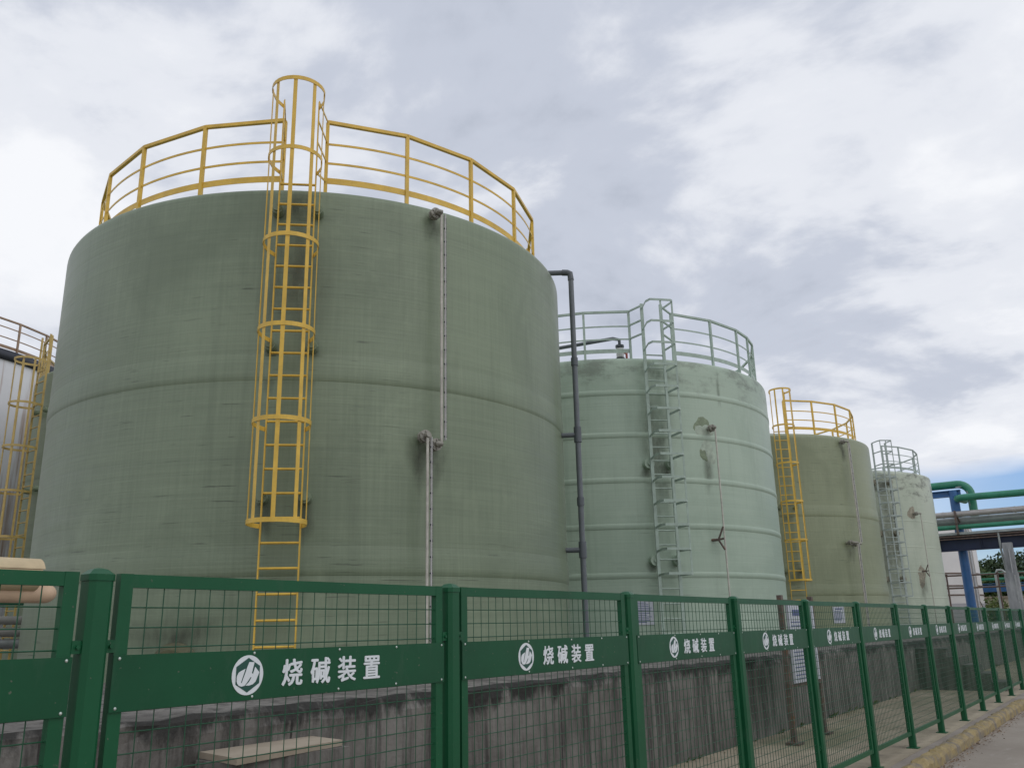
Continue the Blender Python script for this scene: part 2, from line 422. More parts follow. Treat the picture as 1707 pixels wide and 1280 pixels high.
    def prism(s, poly, o, ax, ay, th):
        """flat outline (x,y) -> 3d at o, thickness along ax x ay"""
        bm = bmesh.new(); nz = Vector(ax).cross(Vector(ay)).normalized() * th
        vs = [bm.verts.new(Vector(o) + Vector(ax) * x + Vector(ay) * y + nz) for x, y in poly]
        fc = bm.faces.new(vs); fc.normal_update(); bmesh.ops.triangulate(bm, faces=bm.faces[:]); bm.verts.index_update()
        base = [v.co.copy() for v in bm.verts]; tri = [tuple(v.index for v in f.verts) for f in bm.faces]; bm.free()
        n = len(base)
        s.add(base + [v - nz for v in base], tri + [(i, i + n, (i + 1) % n + n, (i + 1) % n) for i in range(n)])
    def mesh(s, name, m):
        me = bpy.data.meshes.new(name); me.from_pydata([tuple(v) for v in s.v], [], s.f)
        if s.smooth:
            me.polygons.foreach_set('use_smooth', [i in s.smooth for i in range(len(s.f))])
        if s.uv:
            ul = me.uv_layers.new(name='UVMap')
            for i, p in enumerate(me.polygons):
                if i in s.uv:
                    for li, c in zip(p.loop_indices, s.uv[i]): ul.data[li].uv = c
        me.materials.append(m); me.update(); return me

def link(name, me, parent=None, loc=None):
    o = bpy.data.objects.new(name, me); col.objects.link(o)
    if parent is not None: o.parent = parent
    if loc is not None: o.location = loc
    return o
def part(name, mb, m, parent, label=None):
    o = link(name, mb.mesh(name, m), parent)
    if label: o['label'] = label
    return o
def tag(o, label, cat, group=None, kind=None):
    o['label'] = label; o['category'] = cat
    if group: o['group'] = group
    if kind: o['kind'] = kind
    return o
def thing(name, label, cat, loc=(0, 0, 0), rotz=0, group=None):
    o = bpy.data.objects.new(name, None); col.objects.link(o); o.location = loc; o.rotation_euler = (0, 0, rotz)
    o.empty_display_size = .2
    return tag(o, label, cat, group)
def single(name, mb, m, label, cat, group=None, loc=None, kind=None):
    o = link(name, mb.mesh(name, m), None, loc); return tag(o, label, cat, group, kind)
def structure(name, mb, m):
    o = link(name, mb.mesh(name, m)); o['kind'] = 'structure'; return o
def grid(mb, x0, x1, y0, y1, z): mb.add([(x0, y0, z), (x1, y0, z), (x1, y1, z), (x0, y1, z)], [(0, 1, 2, 3)])
def copy_tree(o, parent=None):
    c = o.copy(); col.objects.link(c); c.parent = parent
    for ch in list(o.children): copy_tree(ch, c)
    return c

# ------------------------------------------------------------------ ground
mb = MB(); grid(mb, -900, 1500, -900, 1500, -.13); structure('road', mb, M['road'])
KY = 2.80                       # kerb face towards the road
arc = [(22.2 + 2.6 * math.sin(a), KY - 2.6 + 2.6 * math.cos(a)) for a in [R(9 * i) for i in range(1, 11)]]
kpath = [(-14 + 1.2 * i, KY) for i in range(31)] + arc + [(24.8, -4 - 5 * i) for i in range(5)]
mb = MB(); kp = [p for p in kpath if p[1] > -1]
for (xa_, ya_), (xb_, yb_) in zip(kp[:-1], kp[1:]):
    if xb_ - xa_ > 1e-6: mb.add([(xa_, ya_ + .02, -.004), (xb_, yb_ + .02, -.004), (xb_, 3.02, -.004), (xa_, 3.02, -.004)], [(0, 1, 2, 3)])
mb.add([(24.8, -24, -.004), (70, -24, -.004), (70, 3.02, -.004), (24.8, 3.02, -.004)], [(0, 1, 2, 3)])
structure('pavement_strip', mb, M['strip'])
mb = MB(); mb.box((43, 38, -.07), (126, 69.96, .14)); structure('yard', mb, M['yard'])
def kerb_stones():
    acc = 0; mb = MB()
    pts = [Vector((x, y, 0)) for x, y in kpath]
    dense = []
    for a, b in zip(pts[:-1], pts[1:]):
        n = max(1, int((b - a).length / .12))
        dense += [a.lerp(b, i / n) for i in range(n)]
    prof0 = [(.02, -.16), (.115, -.16), (.105, -.03), (.075, .012), (.02, .026), (-.06, .02), (-.095, -.005), (-.10, -.05)]
    k = len(prof0); vs = []; fs = []
    for i, p in enumerate(dense):
        d = (dense[min(i + 1, len(dense) - 1)] - dense[max(0, i - 1)]).normalized(); sd = d.cross(Vector((0, 0, 1)))
        joint = (i % 9 == 0)
        for q, (a, b) in enumerate(prof0):
            j = .013 if b > -.1 else 0
            vs.append(p + sd * (a + rnd.uniform(-j, j)) + Vector((0, 0, b + rnd.uniform(-j, j) - (.02 if joint and b > -.1 else 0))))
        if i:
            for q in range(k): fs.append(((i - 1) * k + q, (i - 1) * k + (q + 1) % k, i * k + (q + 1) % k, i * k + q))
    mb.add(vs, fs, False); return mb
structure('kerb', kerb_stones(), M['kerb'])

# ------------------------------------------------------------------ plinth
PZ = 1.20; PY = 5.36
def wall_face():
    """retaining wall with a chipped, uneven arris"""
    mb = MB(); xs = [-16 + .25 * i for i in range(int((49.5 + 16) / .25) + 1)]; vs = []; fs = []
    prof = [(0, -.05), (0, .12), (0, .5), (0, .9), (0, 1.08), (.012, 1.165), (.05, 1.197), (.35, PZ), (1.2, PZ), (28, PZ)]
    k = len(prof)
    for x in xs:
        for q, (dy, z) in enumerate(prof):
            j = .018 if 3 < q < 8 else (.006 if q < 4 else 0)
            vs.append((x, PY + dy + rnd.uniform(-j, j), z + (rnd.uniform(-j, j * .5) if 3 < q < 8 else 0)))
    n = len(xs)
    for i in range(n - 1):
        for q in range(k - 1): fs.append((i * k + q, (i + 1) * k + q, (i + 1) * k + q + 1, i * k + q + 1))
    fs.append(tuple((n - 1) * k + q for q in range(k)) + ())
    mb.add(vs, fs, False)
    mb.add([(49.5, PY, -.05), (49.5, PY + 28, -.05), (49.5, PY + 28, PZ)], [])
    return mb
single('concrete_plinth', wall_face(), M['wall'], 'long grey concrete plinth wall with black mould under its edge, carrying the tanks', 'plinth wall')
# drain kerb along the foot of the wall
# block with a sandy top in front of the wall
t_ = thing('concrete_block', 'low concrete block with a sandy flat top against the plinth wall', 'block', (4.22, 5.10, 0))
mb = MB(); mb.box((0, -.0, .46), (.98, .42, .93)); part('base', mb, M['wall'], t_)
mb = MB(); mb.prism([(-.53, -.27), (.46, -.16), (.53, .25), (-.44, .25)], (0, 0, .928), (1, 0, 0), (0, 1, 0), .04); part('top_slab', mb, M['slab'], t_)
# steps
mb = MB(); rise = .198
for i in range(5):
    y1 = 5.34; y0 = 4.94 - .31 * i + 0.0
    zt = 1.0 - rise * i
    yy0 = 4.94 - .31 * i - .3 if i else 4.93 - .29
    mb.box((25.7, (PY - .004 - i * 0 + yy0) / 2 if i == 0 else (yy0 + yy0 + .31) / 2, zt / 2), (1.2 - .004 * i, (PY - .004 - yy0) if i == 0 else .312, zt))
single('concrete_steps', mb, M['wall'], 'short flight of dark mossy concrete steps against the plinth wall', 'steps')

# ------------------------------------------------------------------ tanks
def cyl(a, r, z=0): return Vector((r * math.cos(R(a)), r * math.sin(R(a)), z))
def arcpts(r, a0, a1, z, step=3):
    n = max(2, int(abs(a1 - a0) / step)); return [cyl(a0 + (a1 - a0) * i / n, r, z) for i in range(n + 1)]

def tank_shell(root, Rr, H, fm, rings, soft=True, roofm=None):
    prof = [(Rr, 0)]
    # fine rows so that the wall can be slightly uneven
    nz = 26
    for i in range(1, nz): prof.append((Rr, (H - .10) * i / nz))
    prof += [(Rr, H - .10), (Rr - .006, H - .05), (Rr - .022, H - .018), (Rr - .06, H + .004), (Rr - .35, H + .10)]
    mb = MB(); mb.revolve(prof, 160, Rr); part('shell', mb, fm, root)
    mb = MB(); mb.revolve([(Rr - .345, H + .099), (Rr * .5, H + .50), (.02, H + .65)], 64); part('roof', mb, roofm or fm, root)
    for z in rings:
        mb = MB()
        if soft == 'thin': pr = [(Rr - .001, z - .03), (Rr + .006, z - .01), (Rr + .006, z + .02), (Rr - .001, z + .04)]
        elif soft: pr = [(Rr - .001, z - .02), (Rr + .008, z + .0), (Rr + .013, z + .06), (Rr + .014, z + .16), (Rr + .008, z + .26), (Rr - .001, z + .36)]
        else: pr = [(Rr - .002, z - .06), (Rr + .011, z - .045), (Rr + .012, z + .02), (Rr + .009, z + .055), (Rr - .002, z + .075)]
        mb.revolve(pr, 160, Rr); part('band', mb, fm, root)

def guardrail(root, Rr, H, m, posts, gap, style='yellow', zt=1.10, inset=.10, lift=0.0):
    """posts: angles round the whole tank; gap=(a,b) left open for the ladder"""
    g = None
    rr = Rr - inset; base = H - .02 + lift
    mb = MB(); toe = MB()
    seq = sorted(posts)
    runs = []
    a0 = gap[1]; order = [p for p in seq if p >= gap[1] - .01] + [p + 360 for p in seq if p < gap[1] - .01]
    full = order
    toe.flat(arcpts(rr, full[0], full[-1], base + .15, 2.5), .006, .095)
    top = part('guardrail', toe, m, root)
    for z in (base + .43, base + .74):
        q = MB(); q.flat(arcpts(rr, full[0], full[-1], z, 2.5), .008, .035); part('mid_rail', q, m, top)
    q = MB()
    for a, b in zip(full[:-1], full[1:]): q.bar(cyl(a, rr, base + zt), cyl(b, rr, base + zt), .05, .05)
    part('top_rail', q, m, top)
    for a in full:
        q = MB(); o = cyl(a, 1); tdir = Vector((-o.y, o.x, 0))
        q.bar(cyl(a, rr + .001, base - .12), cyl(a, rr + .001, base + zt - .02), .05, .05, o)
        part('post', q, m, top)
    return top

def local(ang, r):
    o = cyl(ang, 1); w = Vector((-o.y, o.x, 0))       # w: to the left seen from outside... towards growing angle
    return lambda x, d, z: o * (r + d) + w * x + Vector((0, 0, z))

def ladder(root, Rr, ang, z0, ztop, m, hoops, rung0, rung1, halfw=.235, stand=.2, brm=None, brz=(), style='round', bars=None, toprails=None):
    P = local(ang, Rr + stand); o = cyl(ang, 1); w = Vector((-o.y, o.x, 0))
    rw_ = .05 if style == 'round' else .07
    q = MB(); q.bar(P(-halfw, 0, z0), P(-halfw, 0, ztop), rw_ if style == 'round' else .03, .016 if style == 'round' else rw_, w)
    lad = part('ladder', q, m, root)
    q = MB(); q.bar(P(halfw, 0, z0), P(halfw, 0, ztop), rw_ if style == 'round' else .03, .016 if style == 'round' else rw_, w); part('rail', q, m, lad)
    z = rung0
    while z < rung1 + .01:
        q = MB(); q.tube([P(-halfw, 0, z), P(halfw, 0, z)], .0165, 6); part('rung', q, m, lad); z += .298
    if style == 'round':
        rad = .345
        def hoop_path(z):
            pts = [P(-halfw - .008, .0, z), P(-halfw - .04, .06, z), P(-halfw - .085, .16, z)]
            pts += [P(rad * math.sin(R(-90 + 12 * i)), .34 + rad * math.cos(R(-90 + 12 * i)), z) for i in range(0, 16)]
            return pts + [P(halfw + .085, .16, z), P(halfw + .04, .06, z), P(halfw + .008, 0, z)]
        for z in hoops:
            q = MB(); q.flat(hoop_path(z), .008, .055); part('cage_hoop', q, m, lad)
        for th in (-90, -45, 0, 45, 90):
            q = MB(); od = (o * math.cos(R(th)) + w * math.sin(R(th)))
            a = P((rad - .011) * math.sin(R(th)), .34 + (rad - .011) * math.cos(R(th)), min(hoops) - .03)
            b = a + Vector((0, 0, max(hoops) - min(hoops) + .055))
            q.bar(a, b, .05, .008, od); part('cage_bar', q, m, lad)
    else:
        def hoop_path(z): return [P(-halfw - .004, .01, z), P(-.29, .45, z), P(-.24, .60, z), P(.24, .60, z), P(.29, .55, z), P(.29, .40, z), P(halfw + .004, .01, z)]
        for i, z in enumerate(hoops):
            q = MB(); q.flat(hoop_path(z), .008, .05); part('cage_hoop', q, m, lad)
        for x in (bars or (.0, .285)):
            q = MB(); a = P(x, .587 if x < .2 else .53, min(hoops) - .02); q.bar(a, a + Vector((0, 0, max(hoops) - min(hoops) + .045)), .04, .008, o); part('cage_bar', q, m, lad)
    for z in brz:
        for sx in (-1, 1):
            q = MB(); pth = [P(sx * (halfw + .03), -stand - .02, z), P(sx * (halfw + .03), -.05, z)]
            q.tube(pth, .075 if style == 'round' else .115, 12); q.tube([P(sx * (halfw + .03), -.06, z), P(sx * (halfw + .03), -.02, z)], .05, 8)
            part('bracket', q, brm, lad)
    return lad

def flange_set(mb, bolts, P, x, z, d0, d1, r=.082):
    o = (P(0, 1, 0) - P(0, 0, 0)).normalized(); w = (P(1, 0, 0) - P(0, 0, 0)).normalized()
    mb.tube([P(x, d0, z), P(x, d1, z)], .038, 12)
    for d in (d0 + (d1 - d0) * .45, d0 + (d1 - d0) * .70):
        mb.disc(P(x, d, z), o, r, .028, 18)
        for k in range(6):
            a = 2 * math.pi * (k + .5) / 6
            c = P(x, d, z) + w * math.cos(a) * r * .72 + Vector((0, 0, math.sin(a) * r * .72))
            bolts.tube([c - o * .03, c + o * .03], .012, 6)

def gauge(root, Rr, ang, ztop, zbot, x=0.0, scale=True, so=.22, side=0.0, bracket=None, topflange=True, botflange=True, name='level_gauge', low_side=0):
    P = local(ang, Rr); o = cyl(ang, 1); w = Vector((-o.y, o.x, 0))
    q = MB(); q.tube([P(0, so - .02, zbot), P(0, so - .02, ztop)], .02, 8)
    g = part(name, q, M['tube'], root)
    if scale:
        q = MB(); q.bar(P(.042, so, zbot + .05), P(.042, so, ztop - .03), .055, .006, w); part('scale_strip', q, M['scale'], g)
        q = MB(); z = zbot + .1; k = 0
        while z < ztop - .08:
            L = .045 if k % 10 == 0 else (.028 if k % 5 == 0 else .016)
            if k % 10 == 0:
                q.box(P(.045, so + .0055, z), (.001, .001, .001))
            a = P(.068, so + .006, z); b = P(.068 - L, so + .006, z); q.bar(a, b, .005, .007 if k % 10 else .02)
            z += .02; k += 1
        part('scale_marks', q, M['tick'], g)
    for fl, z, sx in ((topflange, ztop, side), (botflange, zbot, low_side)):
        if not fl: continue
        q = MB(); b = MB(); flange_set(q, b, P, sx, z, -.02, so)
        q.tube([P(sx, so - .05, z), P(sx, so, z), P(0, so, z)] if sx else [P(0, so - .04, z), P(0, so + .02, z)], .032, 10)
        q.add(b.v, b.f, True); part('flange', q, M['flange'], g)
    return g

def patch(root, Rr, ang, z, w, h, m, seed, off=.004, name='bare_patch'):
    """irregular peeled area lying on the curved wall"""
    r_ = random.Random(seed); n = 26; mb = MB(); vs = []
    ph = [r_.uniform(0, 6.28) for _ in range(4)]
    rim = []
    for i in range(n):
        a = 2 * math.pi * i / n
        k = 1 + .16 * math.sin(2 * a + ph[0]) + .13 * math.sin(3 * a + ph[1]) + .1 * math.sin(5 * a + ph[2]) + r_.uniform(-.07, .07)
        rim.append((w / 2 * k * math.cos(a), h / 2 * k * math.sin(a)))
    levels = (0, .4, .75, 1.0); rows = []
    for L in levels:
        for x, y in rim: vs.append(cyl(ang + math.degrees(x * L / Rr), Rr + (off if L < 1 else .0005), z + y * L))
    fs = []
    for li in range(3):
        for i in range(n): fs.append((li * n + i, li * n + (i + 1) % n, (li + 1) * n + (i + 1) % n, (li + 1) * n + i))
    mb.add(vs, fs, True)
    for fi, f in enumerate(mb.f): mb.uv[fi] = [(levels[v // n], (v % n) / n) for v in f]
    return part(name, mb, m, root)

TA, TB = 'storage tanks in a row on the plinth', 'tall cylindrical green storage tanks'
# --- the nearest tank
C1 = (10.10, 11.43, PZ); R1 = 4.253; H1 = 7.575 - PZ
tk = thing('storage_tank', 'nearest and largest-looking dark green tank with long yellow caged ladder and two gauges', 'tank', C1, 0, TA)
tank_shell(tk, R1, H1, M['frp_dark'], [4.86 - PZ, 2.40 - PZ])
guardrail(tk, R1, H1, M['yellow'], [-132.5, -114.8, -97.4, -79.5, -61.5, -43, -25, -7, 11, 29, 47, 65, 83, 101, 119, 134, 149, 164.5, -177.7, -159.6, -141.5], (-141.5, -132.5), inset=0.4, lift=0.235)
ladder(tk, R1, -137.0, .05, 8.80 - PZ, M['yellow'], [z - PZ for z in (2.96, 4.15, 5.31, 6.49, 7.70, 8.72)], 1.57 - PZ - .298, 7.65 - PZ,
       brm=M['frp_dark'], brz=[z - PZ for z in (3.32, 5.28, 7.2)])
gauge(tk, R1, -111.0, 7.42 - PZ, 4.07 - PZ, side=-.06, low_side=-.05)
gauge(tk, R1, -113.9, 4.16 - PZ, 1.30 - PZ, side=-.0, low_side=0, so=.27)
P = local(-137.0, R1 + .2)
for sx, aa in ((-.235, -141.5), (.235, -132.5)):
    for z0_, z1_ in ((.15, .12), (.62, .43), (.95, .74), (1.25, 1.08)):
        q = MB(); q.bar(P(sx, -.01, H1 + z0_), cyl(aa, R1 - .40, H1 + .235 + z1_), .012, .03); part('ladder_side_rail', q, M['yellow'], tk)
# manhole nozzle low on the wall
P = local(-153.4, R1)
q = MB(); q.revolve([(.36, 0), (.31, .05), (.23, .09), (.21, .13)], 24)
mo = part('nozzle', q, M['nozzle'], tk); mo.matrix_local = Matrix.Translation(P(0, -.04, 1.33 - PZ)) @ cyl(-153.4, 1).to_track_quat('Z', 'Y').to_matrix().to_4x4()
q = MB(); q.disc((0, 0, .15), (0, 0, 1), .235, .04, 24)
for k in range(10): q.disc((.195 * math.cos(k * .628), .195 * math.sin(k * .628), .18), (0, 0, 1), .018, .025, 6)
part('cover', q, M['nozzle'], mo)

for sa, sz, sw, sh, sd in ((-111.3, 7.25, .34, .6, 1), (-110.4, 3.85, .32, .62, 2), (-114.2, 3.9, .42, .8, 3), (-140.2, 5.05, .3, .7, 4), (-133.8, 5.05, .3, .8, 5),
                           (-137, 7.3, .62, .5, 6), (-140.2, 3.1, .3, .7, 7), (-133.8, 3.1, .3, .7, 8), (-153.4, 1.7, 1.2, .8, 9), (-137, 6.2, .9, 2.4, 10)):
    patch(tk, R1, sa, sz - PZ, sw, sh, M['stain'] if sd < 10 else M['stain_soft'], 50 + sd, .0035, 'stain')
# --- second tank, pale green
C2 = (19.97, 11.51, PZ); R2 = 4.447; H2 = 7.50 - PZ
tk = thing('storage_tank', 'pale mint green banded tank second from the left, with pale ladder and peeled patch', 'tank', C2, 0, TA)
tank_shell(tk, R2, H2, M['frp_pale'], [z - PZ for z in (6.69, 5.73, 4.74, 3.75, 2.73)], False)
guardrail(tk, R2, H2, M['palegreen_steel'], [-124.8, -109.3, -94.6, -84.6, -75.5, -60, -45, -30, -15, 0, 15, 30, 45, 60, 75, 90, 105, 120, 135, 150, 165, -180, -166.5, -152.8, -138.8], (-138.8, -124.8), inset=0.2, lift=0.1)
hp = [2.72 + .49 * i for i in range(13)]
ladder(tk, R2, -133.4, .05, 8.72 - PZ, M['palegreen_steel'], [z - PZ for z in hp], .35, 7.55 - PZ, halfw=.225, brm=M['frp_pale'], brz=[z - PZ for z in (3.03, 5.08)], style='square')
P = local(-133.4, R2 + .2)
for sx, aa in ((-.225, -138.8), (.225, -124.8)):
    for z in (.42, .74, 1.08):
        q = MB(); q.bar(P(sx, 0, H2 + z + .1), cyl(aa, R2 - .20, H2 + z + .1), .035, .035); part('ladder_side_rail', q, M['palegreen_steel'], tk)
gauge(tk, R2, -116.4, 5.93 - PZ, 1.35 - PZ, scale=False, so=.25, side=-.02, botflange=False)
patch(tk, R2, -118.3, 5.93 - PZ, .50, .50, M['frp_patch'], 5, .003)
patch(tk, R2, -117.9, 5.86 - PZ, .46, .46, M['frp_scab'], 8, .006)
patch(tk, R2, -117.2, 5.42 - PZ, .40, .50, M['frp_scab'], 33, .005)
patch(tk, R2, -119.0, 5.36 - PZ, .16, .26, M['frp_patch'], 4, .008)
patch(tk, R2, -118.3, 5.28 - PZ, .14, .14, M['frp_patch'], 17, .008)
def gauge_fork(root, Rr, ang, z, m):
    P = local(ang, Rr); q = MB()
    q.tube([P(-.14, -.02, z), P(-.06, .12, z)], .03, 8); q.tube([P(-.06, .12, z), P(-.005, .235, z + .27)], .022, 8); q.tube([P(-.06, .12, z), P(-.005, .235, z - .22)], .022, 8)
    q.tube([P(-.06, .12, z), P(0, .23, z + .02)], .022, 8)
    part('gauge_fork', q, m, root)
gauge_fork(tk, R2, -116.6, 3.47 - PZ, M['rustsupport'])
for sa, sz, sw, sh, sd in ((-133.4, 7.2, .7, .5, 1), (-137, 4.9, .3, .5, 2), (-131, 4.9, .3, .5, 3), (-137, 2.85, .3, .5, 4), (-111, 6.9, .12, 1.1, 5), (-134, 5.4, 1.0, 3.0, 6), (-117.6, 5.0, .3, 1.2, 7)):
    patch(tk, R2, sa, sz - PZ, sw, sh, M['stain_soft'], 80 + sd, .0065 if sd == 7 else .0035, 'stain')
# filling pipe with a red-handled valve on the roof
q = MB(); v = cyl(-141.5, R2 - .45, H2); 
pth = [cyl(-190, R2 - .35, H2 + .35), cyl(-175, R2 - .35, H2 + .42), cyl(-152, R2 - .42, H2 + .52), v + Vector((-.12, .10, .60)), v + Vector((0, 0, .58)), v + Vector((0, 0, .02))]
q.tube(pth, .042, 10); fp = part('roof_pipe', q, M['pvc'], tk)
q = MB(); q.disc(v + Vector((0, 0, .42)), (0, 0, 1), .10, .05); q.disc(v + Vector((0, 0, .10)), (0, 0, 1), .11, .06); part('collar', q, M['pvc_dark'], fp)
q = MB(); q.tube([v + Vector((0, 0, .15)), v + Vector((0, 0, .37))], .085, 12); part('valve_body', q, M['scale'], fp)
q = MB(); wv = Vector((.8, -.5, 0)).normalized(); q.tube([v + Vector((0, 0, .27)), v + wv * .18 + Vector((0, 0, .27))], .022, 8); q.bar(v + wv * .17 + Vector((0, 0, .15)), v + wv * .17 + Vector((0, 0, .37)), .04, .04); part('valve_handle', q, M['red'], fp)

# --- third tank, olive with yellow steelwork
C3 = (31.28, 11.5, PZ); R3 = 4.143; H3 = 7.70 - PZ
tk = thing('storage_tank', 'olive green tank third from the left with yellow ladder and railing', 'tank', C3, 0, TA)
tank_shell(tk, R3, H3, M['frp_olive'], [5.02 - PZ, 2.53 - PZ])
guardrail(tk, R3, H3, M['yellow'], [-140.7, -124.5, -107.5, -88.5, -72, -55, -38, -21, -4, 13, 30, 47, 64, 81, 98, 115, 132, 149, 166, -176, -162, -150], (-150, -140.7), inset=0.4, lift=0.18)
ladder(tk, R3, -145.9, .05, 9.1 - PZ, M['yellow'], [z - PZ for z in (2.98, 4.2, 5.4, 6.62, 7.85, 9.05)], .3, 7.8 - PZ, brm=M['frp_olive'], brz=[z - PZ for z in (3.3, 5.3)])
gauge(tk, R3, -113.0, 7.50 - PZ, 4.13 - PZ, side=-.14, low_side=-.12)
gauge(tk, R3, -115.8, 4.16 - PZ, 1.3 - PZ, side=-.2, low_side=0, so=.27)

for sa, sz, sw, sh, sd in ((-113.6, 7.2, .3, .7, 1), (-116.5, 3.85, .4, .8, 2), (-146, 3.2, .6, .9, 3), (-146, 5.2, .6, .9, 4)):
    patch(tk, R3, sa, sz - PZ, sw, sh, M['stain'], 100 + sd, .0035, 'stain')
# --- fourth tank, whitish green
C4 = (42.79, 11.71, PZ); R4 = 4.18; H4 = 7.98 - PZ
tk = thing('storage_tank', 'whitish green tank at the far end of the row with brown bare patches', 'tank', C4, 0, TA)
tank_shell(tk, R4, H4, M['frp_white'], [z - PZ for z in (5.86, 4.74, 3.70, 2.62)], 'thin')
guardrail(tk, R4, H4, M['grey_steel'], [-130, -115.6, -95.5, -78, -60, -42, -24, -6, 12, 30, 48, 66, 84, 102, 120, 138, 156, 174, -168, -155, -141.7], (-141.7, -130), inset=0.4, lift=0.15)
hp = [2.68 + .55 * i for i in range(13)]
ladder(tk, R4, -137.5, .05, 9.2 - PZ, M['grey_steel'], [z - PZ for z in hp[:12] + [9.2]], .35, 7.8 - PZ, halfw=.3, brm=M['brown_patch'], brz=[z - PZ for z in (3.4, 5.3, 7.5)], style='square', bars=(-.26, .0, .285))
gauge(tk, R4, -115.4, 6.16 - PZ, 1.3 - PZ, scale=False, so=.25, side=-.16, botflange=False)
patch(tk, R4, -119.0, 6.2 - PZ, .40, .62, M['brown_patch'], 21)
patch(tk, R4, -118.0, 3.52 - PZ, .46, .85, M['brown_patch'], 22)
for sa, sz, sw, sh, sd in ((-139, 5.0, 1.1, 5.4, 1), (-133, 4.6, .5, 4.6, 2), (-118, 3.0, .5, 1.2, 3)):
    patch(tk, R4, sa, sz - PZ, sw, sh, M['stain_soft'], 120 + sd, .0065, 'stain')
gauge_fork(tk, R4, -115.6, 3.72 - PZ, M['rustsupport'])
patch(tk, R4, -131.5, 6.5 - PZ, .16, 2.6, M['tick'], 31, name='tar_streak')

# --- tank behind, at the left, and the rusty white one
C0 = (14.62, 21.98, PZ); H0 = 8.4 - PZ
tk = thing('storage_tank', 'dark green tank behind the nearest one at the left, mostly hidden, with yellow ladder', 'tank', C0, 0, TA)
tank_shell(tk, 4.25, H0, M['frp_dark'], [5.6 - PZ, 3.0 - PZ])
guardrail(tk, 4.25, H0, M['yellow_old'], [-176, -160, -144, -128, -112, -96, -80, -64, -48, -32, -16, 0, 16, 32, 48, 64, 80, 96, 112, 128, 144, 160, 172], (172, 184.0))
ladder(tk, 4.25, 178.0, .05, 9.3 - PZ, M['yellow_old'], [z - PZ for z in (3.0, 4.1, 5.2, 6.3, 7.4, 8.55)], .3, 8.6 - PZ, brm=M['frp_dark'], brz=[z - PZ for z in (3.3, 5.3, 7.3)])
WT = (9.25, 33.1, PZ); RW = 7.0; HW = 10.0 - PZ
tk = thing('storage_tank', 'big white rust-streaked tank with thin brown railing at the left edge', 'tank', WT, 0, TA)
mb = MB(); mb.revolve([(RW, 0), (RW, HW - .3)], 96); part('shell', mb, M['white_rusty'], tk)
mb = MB(); mb.revolve([(RW - .01, HW - .3), (RW + .06, HW - .3), (RW + .06, HW), (RW - .3, HW + .02), (.02, HW + .7)], 96); part('rim', mb, M['darkrim'], tk)
guardrail(tk, RW, HW, M['tan_steel'], [-180 + 9 * i for i in range(1, 40)], (-180, -171), zt=.98)
q = MB(); P = local(-112, RW); q.tube([P(0, .09, .1), P(0, .09, HW + .1)], .07, 8); part('downpipe', q, M['rustsupport'], tk)

# ------------------------------------------------------------------ pipes at the near left
q = MB(); t_ = thing('insulated_pipe', 'beige lagged pipe end with a pinkish bend just above the fence at far left', 'pipe', (2.98, 6.2, 2.13))
q.tube([(-7, 0, .0), (-.0, 0, .0)], .105, 24); part('lagging', q, M['insul'], t_)
q = MB(); q.revolve([(.112, 0), (.113, .01)], 24); 
q = MB(); n = 20
pr = [(.108 * math.cos(R(20 + 150 * i / n)), .108 * math.sin(R(20 + 150 * i / n))) for i in range(n + 1)]
pr2 = [(.113 * math.cos(R(20 + 150 * i / n)), .113 * math.sin(R(20 + 150 * i / n))) for i in range(n, -1, -1)]
q.sweep([(-7, 0, 0), (.012, 0, 0)], pr + pr2); part('lap_sheet', q, M['insul'], t_)
q = MB(); q.tube([(-.02, .04, .03), (.03, .04, .025), (.055, .04, 0), (.06, .04, -.05), (.06, .04, -.1)], .034, 14); part('bend', q, M['pink'], t_)
q = MB(); q.tube([(-7, .05, -.115), (.10, .05, -.115)], .066, 20); q.sphere((.10, .05, -.115), .066, 18, 10, (1.2, 1, 1)); part('lower_pipe', q, M['pink'], t_)
q = MB(); q.tube([(-2.6, .03, -.1), (-2.6, .03, -.93)], .04, 8); part('leg', q, M['rustsupport'], t_)
for z, r, mm, lb in ((2.64, .085, 'pvc', 'dark grey pipe, topmost of the stack seen through the leftmost fence section'),
                     (2.38, .06, 'pipe_green', 'thin green pipe, second from top of the stack behind the leftmost fence section'),
                     (2.06, .075, 'lagging', 'pale pinkish pipe in the middle of the stack behind the leftmost fence section'),
                     (1.86, .085, 'lagging', 'brownish pipe just below the middle of the stack behind the leftmost fence section'),
                     (1.66, .085, 'galv', 'bright silver pipe lowest of the stack behind the leftmost fence section')):
    q = MB(); q.tube([(-14, 16.6, z), (16, 16.6, z)], r, 14)
    for x in (-9, -3, 3, 6.2): q.disc((x, 16.6, z), (1, 0, 0), r + .035, .05, 14)
    single('process_pipe', q, M[mm], lb, 'pipe', 'pipes stacked on the rack behind the near tank')
for x in (-6, 0, 5.4):
    q = MB(); q.bar((x, 16.75, PZ), (x, 16.75, 2.9), .1, .1)
    for z in (1.53, 1.94, 2.28): q.bar((x, 16.35, z - .03), (x, 16.9, z - .03), .05, .05)
    single('pipe_support', q, M['rustsupport'], 'rusty post carrying the stacked pipes behind the leftmost fence section', 'support', 'rusty posts under the stacked pipes')

